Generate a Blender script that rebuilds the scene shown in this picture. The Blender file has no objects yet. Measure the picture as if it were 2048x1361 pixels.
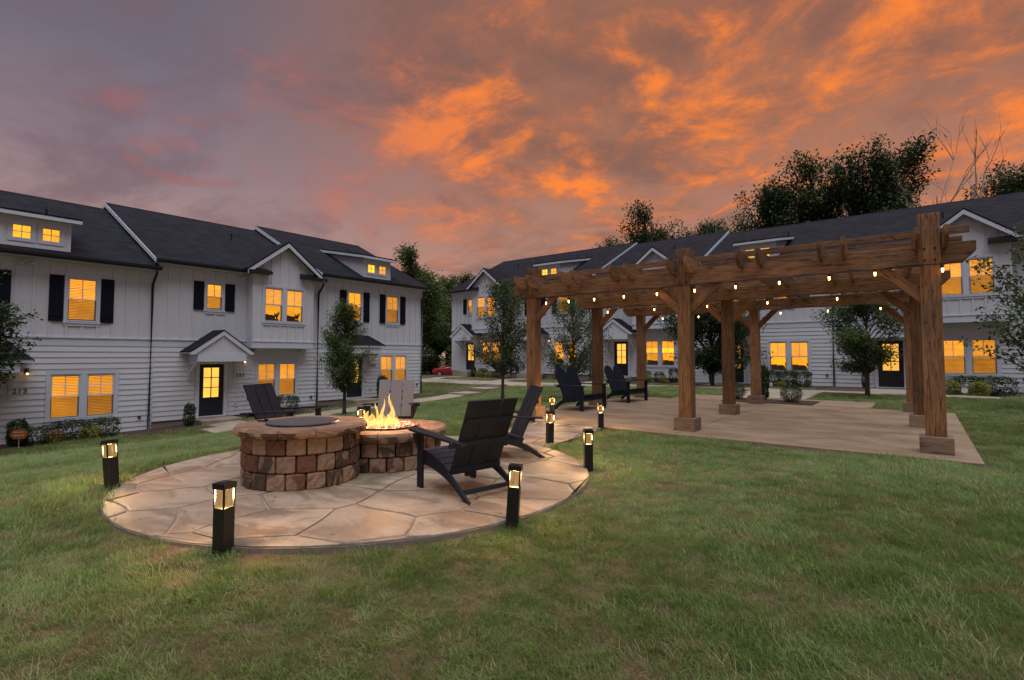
import bpy, bmesh, math, random
import numpy as np
from mathutils import Vector, Matrix, Euler

scene = bpy.context.scene
COL = scene.collection
R = math.radians
PI = math.pi

# ------------------------------------------------------------------ camera
cam = bpy.data.cameras.new("camera")
cam.sensor_width = 36.0
cam.lens = 36.0 * 1030.0 / 2048.0
cam.shift_y = -16.0 / 2048.0
cam.clip_start = 0.05
cam.clip_end = 2000.0
cam_ob = bpy.data.objects.new("camera", cam)
COL.objects.link(cam_ob)
cam_ob.location = (0.0, 0.0, 1.40)
cam_ob.rotation_euler = (R(90) + 0.0463, 0.0, R(38.4))
scene.camera = cam_ob

# ------------------------------------------------------------------ node helper
class NT:
    def __init__(self, tree):
        self.t = tree
        tree.nodes.clear()
    def n(self, typ, **kw):
        nd = self.t.nodes.new(typ)
        for k, v in kw.items():
            setattr(nd, k, v)
        return nd
    def put(self, sock, v):
        if v is None:
            return
        if isinstance(v, bpy.types.NodeSocket):
            self.t.links.new(v, sock)
        elif isinstance(v, (tuple, list)) and len(v) == 3 and sock.type == 'RGBA':
            sock.default_value = (v[0], v[1], v[2], 1.0)
        else:
            sock.default_value = v
    def m(self, op, a, b=None, c=None, clamp=False):
        nd = self.n('ShaderNodeMath', operation=op, use_clamp=clamp)
        self.put(nd.inputs[0], a); self.put(nd.inputs[1], b); self.put(nd.inputs[2], c)
        return nd.outputs[0]
    def vm(self, op, a, b=None):
        nd = self.n('ShaderNodeVectorMath', operation=op)
        self.put(nd.inputs[0], a)
        if op == 'SCALE':
            self.put(nd.inputs[3], b)
        else:
            self.put(nd.inputs[1], b)
        return nd.outputs['Value'] if op in ('DOT_PRODUCT', 'LENGTH') else nd.outputs[0]
    def mix(self, f, a, b, blend='MIX'):
        nd = self.n('ShaderNodeMix', data_type='RGBA', blend_type=blend)
        self.put(nd.inputs[0], f); self.put(nd.inputs[6], a); self.put(nd.inputs[7], b)
        return nd.outputs[2]
    def ss(self, x, lo, hi, a=0.0, b=1.0):
        nd = self.n('ShaderNodeMapRange', interpolation_type='SMOOTHSTEP')
        self.put(nd.inputs[0], x)
        for i, v in enumerate((lo, hi, a, b)):
            nd.inputs[i + 1].default_value = v
        return nd.outputs[0]
    def noise(self, vec, scale, detail=4.0, rough=0.55, dist=0.0):
        nd = self.n('ShaderNodeTexNoise')
        self.put(nd.inputs['Vector'], vec)
        nd.inputs['Scale'].default_value = scale
        nd.inputs['Detail'].default_value = detail
        nd.inputs['Roughness'].default_value = rough
        nd.inputs['Distortion'].default_value = dist
        return nd.outputs['Fac']
    def ramp(self, f, stops):
        nd = self.n('ShaderNodeValToRGB')
        self.put(nd.inputs[0], f)
        el = nd.color_ramp.elements
        while len(el) < len(stops):
            el.new(0.5)
        for e, (p, c) in zip(el, stops):
            e.position = p
            e.color = (c[0], c[1], c[2], 1.0)
        return nd.outputs[0]
    def xyz(self, x, y, z):
        nd = self.n('ShaderNodeCombineXYZ')
        self.put(nd.inputs[0], x); self.put(nd.inputs[1], y); self.put(nd.inputs[2], z)
        return nd.outputs[0]

# ------------------------------------------------------------------ sky
world = bpy.data.worlds.new("World")
scene.world = world
world.use_nodes = True
def build_sky():
    N = NT(world.node_tree)
    d = N.n('ShaderNodeTexCoord').outputs['Generated']
    sp = N.n('ShaderNodeSeparateXYZ'); N.put(sp.inputs[0], d)
    x, y, z = sp.outputs
    zp = N.m('MAXIMUM', z, 0.0)
    q = N.m('ADD', zp, 0.20)
    P0 = N.xyz(N.m('DIVIDE', x, q), N.m('DIVIDE', y, q), 0.0)
    P = N.vm('ADD', P0, SKY_OFS)
    # sunset side of the sky (towards the afterglow), fading round the horizon
    gd = Vector((-0.22, 0.86, 0.46)).normalized()
    dt = N.vm('DOT_PRODUCT', d, tuple(gd))
    g = N.ss(dt, 0.60, 0.97)
    clear = N.ramp(zp, [(0.0, (0.58, 0.345, 0.285)), (0.15, (0.48, 0.295, 0.265)),
                        (0.30, (0.275, 0.200, 0.230)), (0.44, (0.170, 0.150, 0.195)), (0.58, (0.125, 0.128, 0.176)), (1.0, (0.115, 0.122, 0.175))])
    # the horizon away from the afterglow is dimmer and cooler
    hx = N.vm('DOT_PRODUCT', N.vm('NORMALIZE', N.xyz(x, y, 0.0)), (-0.50, 0.866, 0.0))
    dusk = N.ramp(zp, [(0.0, (0.20, 0.155, 0.195)), (0.2, (0.185, 0.145, 0.19)), (0.5, (0.14, 0.125, 0.17)), (1.0, (0.115, 0.115, 0.165))])
    clear = N.mix(N.ss(hx, -0.35, 0.62), dusk, clear)
    warm = N.ramp(zp, [(0.0, (0.51, 0.275, 0.21)), (0.20, (0.45, 0.225, 0.155)), (0.4, (0.40, 0.165, 0.09)), (0.8, (0.34, 0.135, 0.075))])
    sky = N.mix(N.m('MULTIPLY', g, 0.85), clear, warm)
    big = N.noise(N.vm('ADD', P, (4.0, 1.0, 0.0)), 0.60, 4.0, 0.5, 0.3)
    n1 = N.noise(P, 1.25, 9.0, 0.60, 0.8)
    n2 = N.noise(N.vm('ADD', P, (7.0, 2.0, 0.0)), 2.3, 10.0, 0.64, 0.45)
    n3 = N.noise(N.vm('ADD', P, (1.0, 9.0, 0.0)), 7.0, 8.0, 0.64, 0.3)
    n4 = N.noise(N.vm('ADD', P, (5.0, 4.0, 0.0)), 3.3, 9.0, 0.62, 0.5)
    fade = N.ss(zp, 0.09, 0.30)
    # soft grey-mauve cloud bodies
    body = N.ss(N.m('ADD', N.m('MULTIPLY', n1, 0.70), N.m('MULTIPLY', n4, 0.30)), 0.45, 0.62)
    drk = N.mix(g, (0.175, 0.118, 0.145), (0.185, 0.100, 0.085))
    out = N.mix(N.m('MULTIPLY', N.m('MULTIPLY', body, N.ss(zp, 0.03, 0.17)), 0.72), sky, drk)
    # lit undersides: pink away from the glow, orange towards it
    t = N.m('ADD', N.m('MULTIPLY', n2, 0.58), N.m('ADD', N.m('MULTIPLY', n3, 0.20), N.m('MULTIPLY', big, 0.32)))
    t = N.m('ADD', t, N.m('MULTIPLY', N.m('SUBTRACT', g, 0.55), 0.10))
    lit = N.ss(t, 0.512, 0.69)
    litc = N.mix(g, (0.42, 0.150, 0.135), N.mix(N.ss(t, 0.56, 0.69), (0.46, 0.155, 0.075), (1.02, 0.25, 0.038)))
    out = N.mix(N.m('MULTIPLY', N.m('MULTIPLY', lit, fade), N.m('ADD', N.m('MULTIPLY', g, 0.34), 0.60)), out, litc)
    # small broken pink scraps over the grey-blue side
    sc_ = N.m('MULTIPLY', N.ss(N.m('ADD', N.m('MULTIPLY', n4, 0.7), N.m('MULTIPLY', n3, 0.3)), 0.53, 0.63), N.m('SUBTRACT', 1.0, g))
    out = N.mix(N.m('MULTIPLY', N.m('MULTIPLY', sc_, fade), 0.48), out, (0.36, 0.140, 0.130))
    # faint clear-air scatter behind the clouds
    st = N.n('ShaderNodeTexSky', sky_type='NISHITA', sun_disc=False)
    st.sun_elevation = R(2.0); st.sun_rotation = R(-25.0); st.altitude = 200.0
    out = N.mix(1.0, out, N.vm('SCALE', st.outputs[0], 0.0015), 'ADD')
    bg = N.n('ShaderNodeBackground'); N.put(bg.inputs[0], out); bg.inputs[1].default_value = 0.84
    o = N.n('ShaderNodeOutputWorld'); N.t.links.new(bg.outputs[0], o.inputs[0])
SKY_OFS = (17.5, 3.3, 0.0)
build_sky()

# last soft light coming down through the cloud layer
sun = bpy.data.lights.new("sun", 'SUN')
sun.energy = 2.8
sun.angle = R(70.0)
sun.color = (0.98, 0.98, 1.0)
sun_ob = bpy.data.objects.new("sun", sun)
COL.objects.link(sun_ob)
sun_ob.rotation_euler = (R(10.0), 0.0, R(48.0))

vs = scene.view_settings
vs.view_transform = 'Standard'; vs.look = 'None'; vs.exposure = 0.27; vs.gamma = 1.0; vs.use_curve_mapping = False
scene.render.engine = 'CYCLES'
cy = scene.cycles
cy.use_denoising = True
cy.use_adaptive_sampling = True
cy.adaptive_threshold = 0.015
cy.max_bounces = 6; cy.diffuse_bounces = 3; cy.glossy_bounces = 3; cy.transmission_bounces = 4; cy.transparent_max_bounces = 12
cy.sample_clamp_indirect = 4.0
cy.caustics_reflective = False; cy.caustics_refractive = False

# ------------------------------------------------------------------ mesh helpers
class MB:
    def __init__(self):
        self.v = []; self.f = []
    def add(self, vs, fs):
        o = len(self.v)
        self.v += [tuple(p) for p in vs]
        self.f += [tuple(i + o for i in f) for f in fs]
        return self
    def box(self, x0, x1, y0, y1, z0, z1):
        vs = [(x0,y0,z0),(x1,y0,z0),(x1,y1,z0),(x0,y1,z0),(x0,y0,z1),(x1,y0,z1),(x1,y1,z1),(x0,y1,z1)]
        return self.add(vs, [(0,3,2,1),(4,5,6,7),(0,1,5,4),(1,2,6,5),(2,3,7,6),(3,0,4,7)])
    def hexa(self, vs):
        return self.add(vs, [(0,3,2,1),(4,5,6,7),(0,1,5,4),(1,2,6,5),(2,3,7,6),(3,0,4,7)])
    def prism(self, poly, axis, a, b):
        """poly: list of 2D points; axis 'x': (y,z), 'y': (x,z), 'z': (x,y)"""
        n = len(poly)
        def mk(p, t):
            return (t, p[0], p[1]) if axis == 'x' else ((p[0], t, p[1]) if axis == 'y' else (p[0], p[1], t))
        vs = [mk(p, a) for p in poly] + [mk(p, b) for p in poly]
        fs = [tuple(range(n - 1, -1, -1)), tuple(range(n, 2 * n))]
        fs += [(i, (i + 1) % n, n + (i + 1) % n, n + i) for i in range(n)]
        return self.add(vs, fs)
    def slab(self, quad, th):
        """polygon in 3D, thickened downwards in z"""
        n = len(quad)
        vs = [tuple(p) for p in quad] + [(p[0], p[1], p[2] - th) for p in quad]
        fs = [tuple(range(n)), tuple(range(2 * n - 1, n - 1, -1))]
        fs += [(i, n + i, n + (i + 1) % n, (i + 1) % n) for i in range(n)]
        return self.add(vs, fs)
    def tube(self, pts, rads, n=8, cap=True):
        pts = [Vector(p) for p in pts]
        if not isinstance(rads, (list, tuple)):
            rads = [rads] * len(pts)
        o = len(self.v)
        for i, p in enumerate(pts):
            t = (pts[min(i + 1, len(pts) - 1)] - pts[max(i - 1, 0)])
            t = t.normalized() if t.length > 1e-9 else Vector((0, 0, 1))
            u = t.cross(Vector((0, 0, 1)))
            if u.length < 1e-3:
                u = Vector((1, 0, 0))
            u.normalize(); w = t.cross(u)
            for k in range(n):
                a = 2 * PI * k / n
                q = p + (u * math.cos(a) + w * math.sin(a)) * rads[i]
                self.v.append(tuple(q))
        for i in range(len(pts) - 1):
            for k in range(n):
                a = o + i * n + k; b = o + i * n + (k + 1) % n
                self.f.append((a, b, b + n, a + n))
        if cap:
            self.f.append(tuple(o + k for k in range(n - 1, -1, -1)))
            e = o + (len(pts) - 1) * n
            self.f.append(tuple(e + k for k in range(n)))
        return self
    def lathe(self, prof, n=20, c=(0, 0, 0)):
        o = len(self.v)
        for r, z in prof:
            for k in range(n):
                a = 2 * PI * k / n
                self.v.append((c[0] + r * math.cos(a), c[1] + r * math.sin(a), c[2] + z))
        for i in range(len(prof) - 1):
            for k in range(n):
                a = o + i * n + k; b = o + i * n + (k + 1) % n
                self.f.append((a, b, b + n, a + n))
        self.f.append(tuple(o + k for k in range(n - 1, -1, -1)))
        e = o + (len(prof) - 1) * n
        self.f.append(tuple(e + k for k in range(n)))
        return self
    def mesh(self, name, mat, smooth=False, fix=True):
        me = bpy.data.meshes.new(name)
        me.from_pydata(self.v, [], self.f)
        me.validate()
        if fix:
            bm = bmesh.new(); bm.from_mesh(me)
            bmesh.ops.recalc_face_normals(bm, faces=bm.faces)
            bm.to_mesh(me); bm.free()
        if mat is not None:
            me.materials.append(mat)
        if smooth:
            me.polygons.foreach_set('use_smooth', [True] * len(me.polygons))
        me.update()
        return me
    def ob(self, name, mat, parent=None, bevel=0.0, smooth=False, seg=2):
        return link(name, self.mesh(name, mat, smooth), parent, bevel, seg)

def link(name, me, parent=None, bevel=0.0, seg=2, loc=None, rotz=None):
    o = bpy.data.objects.new(name, me)
    COL.objects.link(o)
    if parent is not None:
        o.parent = parent
    if loc is not None:
        o.location = loc
    if rotz is not None:
        o.rotation_euler = (0, 0, rotz)
    if bevel:
        b = o.modifiers.new('bevel', 'BEVEL')
        b.width = bevel; b.segments = seg; b.limit_method = 'ANGLE'; b.angle_limit = R(40)
    return o

def root(name, label, cat, loc=(0, 0, 0), rotz=0.0, group=None):
    o = bpy.data.objects.new(name, None)
    o.empty_display_size = 0.2
    COL.objects.link(o)
    o.location = loc; o.rotation_euler = (0, 0, rotz)
    return tag(o, label, cat, group)
def tag(o, label=None, cat=None, group=None, kind=None):
    if label: o['label'] = label
    if cat: o['category'] = cat
    if group: o['group'] = group
    if kind: o['kind'] = kind
    return o
def copy_tree(o, parent=None):
    c = o.copy(); COL.objects.link(c); c.parent = parent
    for ch in list(o.children):
        copy_tree(ch, c)
    return c

# ------------------------------------------------------------------ materials
def new_mat(name):
    m = bpy.data.materials.new(name); m.use_nodes = True
    return m, NT(m.node_tree)
def finish(N, color, rough=0.6, bump=None, bstr=0.2, bdist=0.01, spec=0.5, metal=0.0, emit=None, estr=0.0):
    b = N.n('ShaderNodeBsdfPrincipled')
    N.put(b.inputs['Base Color'], color); N.put(b.inputs['Roughness'], rough)
    b.inputs['Specular IOR Level'].default_value = spec; b.inputs['Metallic'].default_value = metal
    if emit is not None:
        N.put(b.inputs['Emission Color'], emit); b.inputs['Emission Strength'].default_value = estr
    if bump is not None:
        bp = N.n('ShaderNodeBump'); bp.inputs['Strength'].default_value = bstr; bp.inputs['Distance'].default_value = bdist
        N.put(bp.inputs['Height'], bump); N.t.links.new(bp.outputs[0], b.inputs['Normal'])
    o = N.n('ShaderNodeOutputMaterial'); N.t.links.new(b.outputs[0], o.inputs[0])
    return b
def objco(N): return N.n('ShaderNodeTexCoord').outputs['Object']
def pos(N): return N.n('ShaderNodeNewGeometry').outputs['Position']
def rnd(N): return N.n('ShaderNodeObjectInfo').outputs['Random']

def paint(name, col, rough=0.55, var=0.06, sc=3.0, bump=0.0, spec=0.4):
    m, N = new_mat(name)
    p = pos(N)
    n = N.noise(p, sc, 5.0, 0.6)
    n2 = N.noise(p, sc * 11, 3.0, 0.6)
    v = N.m('ADD', N.m('MULTIPLY', N.m('SUBTRACT', n, 0.5), var * 2), N.m('MULTIPLY', N.m('SUBTRACT', n2, 0.5), var))
    v = N.m('ADD', N.m('ADD', v, 1.0), N.m('MULTIPLY', N.m('SUBTRACT', rnd(N), 0.5), var))
    c = N.vm('SCALE', tuple(col), v)
    finish(N, c, rough, n2 if bump else None, bump, 0.004, spec)
    return m
MAT = {}
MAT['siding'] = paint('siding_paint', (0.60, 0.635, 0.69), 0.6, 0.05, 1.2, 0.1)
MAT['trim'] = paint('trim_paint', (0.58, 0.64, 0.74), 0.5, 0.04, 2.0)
MAT['gutter'] = paint('dark_gutter', (0.012, 0.013, 0.017), 0.35, 0.1)
MAT['shutter'] = paint('navy_shutter', (0.006, 0.008, 0.020), 0.7, 0.1, spec=0.15)
MAT['door'] = paint('navy_door', (0.014, 0.018, 0.030), 0.35, 0.1)
MAT['found'] = paint('foundation_concrete', (0.24, 0.20, 0.17), 0.9, 0.2, 2.0, 0.4)
MAT['brass'] = paint('dark_bronze', (0.05, 0.035, 0.02), 0.3, 0.1)
MAT['number'] = paint('black_number', (0.01, 0.01, 0.012), 0.4, 0.0)
MAT['chair'] = paint('charcoal_lumber', (0.009, 0.013, 0.024), 0.55, 0.12, 6.0, 0.15, 0.22)
MAT['navychair'] = paint('navy_lumber', (0.007, 0.012, 0.027), 0.55, 0.12, 6.0, 0.15, 0.22)
MAT['firelit_chair'] = paint('firelit_lumber', (0.15, 0.135, 0.14), 0.5, 0.08, 6.0, 0.15)  # charcoal chair lumber with the firelight painted into its colour
MAT['bollard'] = paint('bollard_metal', (0.010, 0.010, 0.011), 0.38, 0.25, 20.0, 0.1)
MAT['steel'] = paint('lid_steel', (0.06, 0.06, 0.068), 0.45, 0.15, 8.0)
MAT['cable'] = paint('black_cable', (0.008, 0.008, 0.008), 0.5, 0.0)
MAT['core'] = paint('pit_core', (0.02, 0.016, 0.013), 0.95, 0.2)
MAT['interior'] = paint('brown_upholstery', (0.10, 0.045, 0.02), 0.8, 0.2)
MAT['white'] = paint('white_plastic', (0.6, 0.6, 0.58), 0.5, 0.03)

def m_roof():
    m, N = new_mat('asphalt_shingle')
    oc = objco(N)
    sp = N.n('ShaderNodeSeparateXYZ'); N.put(sp.inputs[0], oc)
    br = N.n('ShaderNodeTexBrick')
    N.put(br.inputs['Vector'], N.xyz(sp.outputs[0], N.m('MULTIPLY', sp.outputs[1], 1.11), 0.0))
    br.inputs['Scale'].default_value = 1.0
    br.inputs['Brick Width'].default_value = 0.32; br.inputs['Row Height'].default_value = 0.145
    br.inputs['Mortar Size'].default_value = 0.012; br.inputs['Bias'].default_value = 0.0
    br.inputs['Color1'].default_value = (0.0065, 0.0075, 0.0125, 1); br.inputs['Color2'].default_value = (0.017, 0.019, 0.029, 1)
    br.inputs['Mortar'].default_value = (0.008, 0.008, 0.010, 1)
    n = N.noise(oc, 60.0, 3.0, 0.7); n2 = N.noise(oc, 0.8, 4.0, 0.6)
    k = N.m('ADD', N.m('MULTIPLY', n, 0.7), N.m('MULTIPLY', n2, 0.9))
    c = N.vm('SCALE', br.outputs[0], N.m('ADD', N.m('MULTIPLY', k, 1.5), -0.15))
    finish(N, c, 0.85, N.m('ADD', br.outputs['Fac'], N.m('MULTIPLY', n, 0.5)), 0.6, 0.012, 0.12)
    return m
MAT['roof'] = m_roof()

def m_wood(name, base, dark):
    m, N = new_mat(name)
    oc = objco(N)
    d = N.vm('MULTIPLY', oc, (1.2, 14.0, 14.0))
    o = N.n('ShaderNodeObjectInfo')
    d = N.vm('ADD', d, N.vm('SCALE', (31.0, 17.0, 23.0), o.outputs['Random']))
    g = N.noise(d, 1.6, 7.0, 0.65, 1.2)
    g2 = N.noise(N.vm('MULTIPLY', d, (1.0, 4.0, 4.0)), 2.5, 4.0, 0.6)
    st = N.noise(N.vm('ADD', oc, N.vm('SCALE', (9.0, 5.0, 3.0), o.outputs['Random'])), 1.3, 5.0, 0.6, 0.5)
    kn = N.n('ShaderNodeTexVoronoi'); N.put(kn.inputs['Vector'], N.vm('ADD', N.vm('MULTIPLY', oc, (1.3, 5.0, 5.0)), N.vm('SCALE', (3.0, 7.0, 5.0), o.outputs['Random'])))
    kn.inputs['Scale'].default_value = 0.9
    knot = N.ss(kn.outputs['Distance'], 0.05, 0.14, 1.0, 0.0)
    c = N.mix(N.ss(g, 0.35, 0.68), tuple(base), tuple(dark))
    c = N.mix(N.m('MULTIPLY', N.ss(g2, 0.45, 0.72), 0.55), c, tuple(x * 0.45 for x in dark))
    c = N.mix(N.m('MULTIPLY', N.ss(st, 0.5, 0.72), 0.5), c, (0.075, 0.052, 0.038))
    c = N.mix(N.m('MULTIPLY', knot, 0.8), c, (0.02, 0.010, 0.006))
    g3 = N.noise(N.vm('MULTIPLY', d, (0.45, 0.6, 0.6)), 1.5, 3.0, 0.5, 0.2)
    crack = N.m('MULTIPLY', N.ss(N.m('ABSOLUTE', N.m('SUBTRACT', g3, 0.5)), 0.004, 0.016, 1.0, 0.0), N.ss(st, 0.40, 0.55))
    c = N.mix(N.m('MULTIPLY', crack, 0.85), c, (0.018, 0.010, 0.006))
    v = N.m('ADD', N.m('MULTIPLY', o.outputs['Random'], 0.75), 0.62)
    c = N.vm('SCALE', c, v)
    finish(N, c, 0.62, N.m('ADD', g, g2), 0.35, 0.004, 0.35)
    return m
MAT['wood'] = m_wood('stained_timber', (0.275, 0.148, 0.070), (0.130, 0.061, 0.028))
MAT['woodbase'] = m_wood('weathered_timber', (0.26, 0.19, 0.135), (0.17, 0.12, 0.085))

def m_glow(name, col, strength, vary=0.35):
    m, N = new_mat(name)
    oc = objco(N)
    o = N.n('ShaderNodeObjectInfo')
    n = N.noise(N.vm('ADD', oc, N.vm('SCALE', (13.0, 9.0, 5.0), o.outputs['Random'])), 1.6, 3.0, 0.55)
    k = N.m('ADD', N.m('MULTIPLY', N.ss(n, 0.3, 0.72), vary), 1.0 - vary * 0.6)
    k = N.m('MULTIPLY', k, N.m('ADD', N.m('MULTIPLY', o.outputs['Random'], 0.55), 0.70))
    e = N.n('ShaderNodeEmission'); e.inputs[0].default_value = (*col, 1)
    N.put(e.inputs[1], N.m('MULTIPLY', k, strength))
    t = N.n('ShaderNodeOutputMaterial'); N.t.links.new(e.outputs[0], t.inputs[0])
    return m
MAT['glow'] = m_glow('lit_room', (1.0, 0.40, 0.012), 1.85)
MAT['glowdoor'] = m_glow('lit_hall', (1.0, 0.48, 0.07), 1.25, 0.2)

def m_mixtrans(name, col, fac, rough=0.8):
    """thin see-through layer: fraction `fac` is the layer's own surface"""
    m, N = new_mat(name)
    t = N.n('ShaderNodeBsdfTransparent'); d = N.n('ShaderNodeBsdfDiffuse'); d.inputs[0].default_value = (*col, 1)
    x = N.n('ShaderNodeMixShader'); x.inputs[0].default_value = fac
    N.t.links.new(t.outputs[0], x.inputs[1]); N.t.links.new(d.outputs[0], x.inputs[2])
    o = N.n('ShaderNodeOutputMaterial'); N.t.links.new(x.outputs[0], o.inputs[0])
    return m
MAT['screen'] = m_mixtrans('insect_screen', (0.07, 0.06, 0.05), 0.30)
def m_glass():
    m, N = new_mat('window_glass')
    t = N.n('ShaderNodeBsdfTransparent'); g = N.n('ShaderNodeBsdfGlossy'); g.inputs['Roughness'].default_value = 0.03
    x = N.n('ShaderNodeMixShader'); x.inputs[0].default_value = 0.07
    N.t.links.new(t.outputs[0], x.inputs[1]); N.t.links.new(g.outputs[0], x.inputs[2])
    o = N.n('ShaderNodeOutputMaterial'); N.t.links.new(x.outputs[0], o.inputs[0])
    return m
MAT['glass'] = m_glass()
def m_blind():
    m, N = new_mat('blind_slat')
    d = N.n('ShaderNodeBsdfDiffuse'); d.inputs[0].default_value = (0.75, 0.66, 0.5, 1)
    t = N.n('ShaderNodeBsdfTranslucent'); t.inputs[0].default_value = (0.85, 0.70, 0.48, 1)
    x = N.n('ShaderNodeMixShader'); x.inputs[0].default_value = 0.65
    N.t.links.new(d.outputs[0], x.inputs[1]); N.t.links.new(t.outputs[0], x.inputs[2])
    o = N.n('ShaderNodeOutputMaterial'); N.t.links.new(x.outputs[0], o.inputs[0])
    return m
MAT['blind'] = m_blind()
def m_emit(name, col, s):
    m, N = new_mat(name)
    e = N.n('ShaderNodeEmission'); e.inputs[0].default_value = (*col, 1); e.inputs[1].default_value = s
    o = N.n('ShaderNodeOutputMaterial'); N.t.links.new(e.outputs[0], o.inputs[0])
    return m
MAT['bulb'] = m_emit('lamp_bulb', (1.0, 0.45, 0.12), 13.0)
MAT['sconcebulb'] = m_emit('sconce_bulb', (1.0, 0.46, 0.15), 5.0)
def m_lens():
    m, N = new_mat('bollard_lens')
    oc = objco(N)
    w = N.noise(N.vm('MULTIPLY', oc, (60.0, 60.0, 6.0)), 1.0, 3.0, 0.6)
    sp = N.n('ShaderNodeSeparateXYZ'); N.put(sp.inputs[0], oc)
    t = N.n('ShaderNodeBsdfTransparent'); e = N.n('ShaderNodeEmission')
    e.inputs[0].default_value = (1.0, 0.55, 0.17, 1)
    N.put(e.inputs[1], N.m('ADD', N.m('MULTIPLY', w, 0.7), 0.0))
    x = N.n('ShaderNodeMixShader'); x.inputs[0].default_value = 0.5
    N.t.links.new(t.outputs[0], x.inputs[1]); N.t.links.new(e.outputs[0], x.inputs[2])
    o = N.n('ShaderNodeOutputMaterial'); N.t.links.new(x.outputs[0], o.inputs[0])
    return m
MAT['lens'] = m_lens()

def m_concrete(name, c1, c2, sc=0.9, bump=0.25):
    m, N = new_mat(name)
    p = pos(N)
    n = N.noise(N.vm('MULTIPLY', p, (1.0, 1.7, 1.0)), sc, 6.0, 0.62, 0.6)
    n2 = N.noise(p, 24.0, 4.0, 0.65); n3 = N.noise(p, 160.0, 2.0, 0.5)
    c = N.mix(N.ss(n, 0.32, 0.70), c1, c2)
    c = N.vm('SCALE', c, N.m('ADD', N.m('MULTIPLY', n2, 0.45), N.m('ADD', N.m('MULTIPLY', n3, 0.2), 0.67)))
    finish(N, c, 0.75, N.m('ADD', n2, n3), bump, 0.004, 0.35)
    return m
MAT['slab'] = m_concrete('brushed_concrete', (0.185, 0.130, 0.084), (0.300, 0.220, 0.150))
MAT['walk'] = m_concrete('walk_concrete', (0.23, 0.195, 0.155), (0.33, 0.285, 0.235))
MAT['patiobase'] = m_concrete('patio_joint', (0.19, 0.155, 0.13), (0.26, 0.22, 0.185))
MAT['asphalt'] = m_concrete('road_asphalt', (0.05, 0.05, 0.052), (0.085, 0.083, 0.08), 0.5)
def m_stone():
    m, N = new_mat('stamped_stone')
    p = pos(N)
    r = rnd(N)
    n = N.noise(N.vm('MULTIPLY', p, (1.0, 2.0, 1.0)), 1.5, 6.0, 0.6, 0.7)
    n2 = N.noise(p, 18.0, 5.0, 0.65); n3 = N.noise(p, 120.0, 2.0, 0.5)
    c = N.mix(N.ss(n, 0.38, 0.62), (0.140, 0.106, 0.082), (0.32, 0.258, 0.202))  # stone mottling, its pale streaks painted in for light reflected off the patio
    c = N.mix(N.m('MULTIPLY', N.ss(N.noise(p, 0.7, 6.0, 0.65, 1.0), 0.52, 0.66), 0.45), c, (0.085, 0.070, 0.060))
    c = N.mix(N.m('MULTIPLY', r, 0.45), c, (0.28, 0.20, 0.145))
    c = N.vm('SCALE', c, N.m('ADD', N.m('MULTIPLY', n2, 0.5), N.m('ADD', N.m('MULTIPLY', n3, 0.15), 0.65)))
    finish(N, c, N.m('ADD', N.m('MULTIPLY', n, 0.35), 0.38), N.m('ADD', N.m('MULTIPLY', n, 3.0), n2), 0.3, 0.006, 0.45)
    return m
MAT['stone'] = m_stone()
def m_block():
    m, N = new_mat('wall_block')
    oc = objco(N); r = rnd(N)
    sh = N.vm('ADD', oc, N.vm('SCALE', (41.0, 23.0, 67.0), r))
    n = N.noise(sh, 3.2, 4.0, 0.55, 0.8); n2 = N.noise(sh, 38.0, 5.0, 0.7); n3 = N.noise(sh, 140.0, 2.0, 0.6)
    tan = (0.260, 0.188, 0.145); red = (0.140, 0.072, 0.054); cha = (0.072, 0.055, 0.046)
    k = N.m('FRACT', N.m('MULTIPLY', r, 5.7))
    c = N.mix(N.ss(k, 0.34, 0.46), tan, red)
    c = N.mix(N.ss(k, 0.66, 0.74), c, cha)
    d = N.mix(N.ss(N.m('FRACT', N.m('MULTIPLY', r, 11.3)), 0.45, 0.55), cha, tan)
    c = N.mix(N.m('MULTIPLY', N.ss(n, 0.52, 0.58), 0.85), c, d)
    c = N.vm('SCALE', c, N.m('ADD', N.m('MULTIPLY', n2, 1.0), N.m('ADD', N.m('MULTIPLY', n3, 0.35), 0.30)))
    finish(N, c, 0.92, N.m('ADD', n2, N.m('MULTIPLY', n3, 0.5)), 0.9, 0.012, 0.2)
    return m
MAT['block'] = m_block()

def m_leaf(name, c1, c2, trans=0.3):
    m, N = new_mat(name)
    p = pos(N)
    n = N.noise(p, 2.2, 3.0, 0.6); n2 = N.noise(p, 26.0, 2.0, 0.6)
    c = N.mix(N.ss(N.m('ADD', N.m('MULTIPLY', n, 0.6), N.m('MULTIPLY', n2, 0.4)), 0.35, 0.65), c1, c2)
    c = N.vm('SCALE', c, N.m('ADD', N.m('MULTIPLY', rnd(N), 0.35), 0.82))
    b = N.n('ShaderNodeBsdfPrincipled'); N.put(b.inputs['Base Color'], c); b.inputs['Roughness'].default_value = 0.6
    b.inputs['Specular IOR Level'].default_value = 0.3
    t = N.n('ShaderNodeBsdfTranslucent'); N.put(t.inputs[0], N.vm('MULTIPLY', c, (1.15, 1.3, 0.6)))
    x = N.n('ShaderNodeMixShader'); x.inputs[0].default_value = trans
    N.t.links.new(b.outputs[0], x.inputs[1]); N.t.links.new(t.outputs[0], x.inputs[2])
    o = N.n('ShaderNodeOutputMaterial'); N.t.links.new(x.outputs[0], o.inputs[0])
    return m
MAT['leaf'] = m_leaf('tree_leaf', (0.036, 0.066, 0.022), (0.082, 0.122, 0.042))
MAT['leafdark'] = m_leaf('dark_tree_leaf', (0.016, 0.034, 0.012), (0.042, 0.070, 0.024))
MAT['forest'] = m_leaf('forest_leaf', (0.036, 0.066, 0.019), (0.095, 0.140, 0.044))
MAT['box'] = m_leaf('boxwood_leaf', (0.020, 0.042, 0.014), (0.052, 0.088, 0.026), 0.2)
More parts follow.
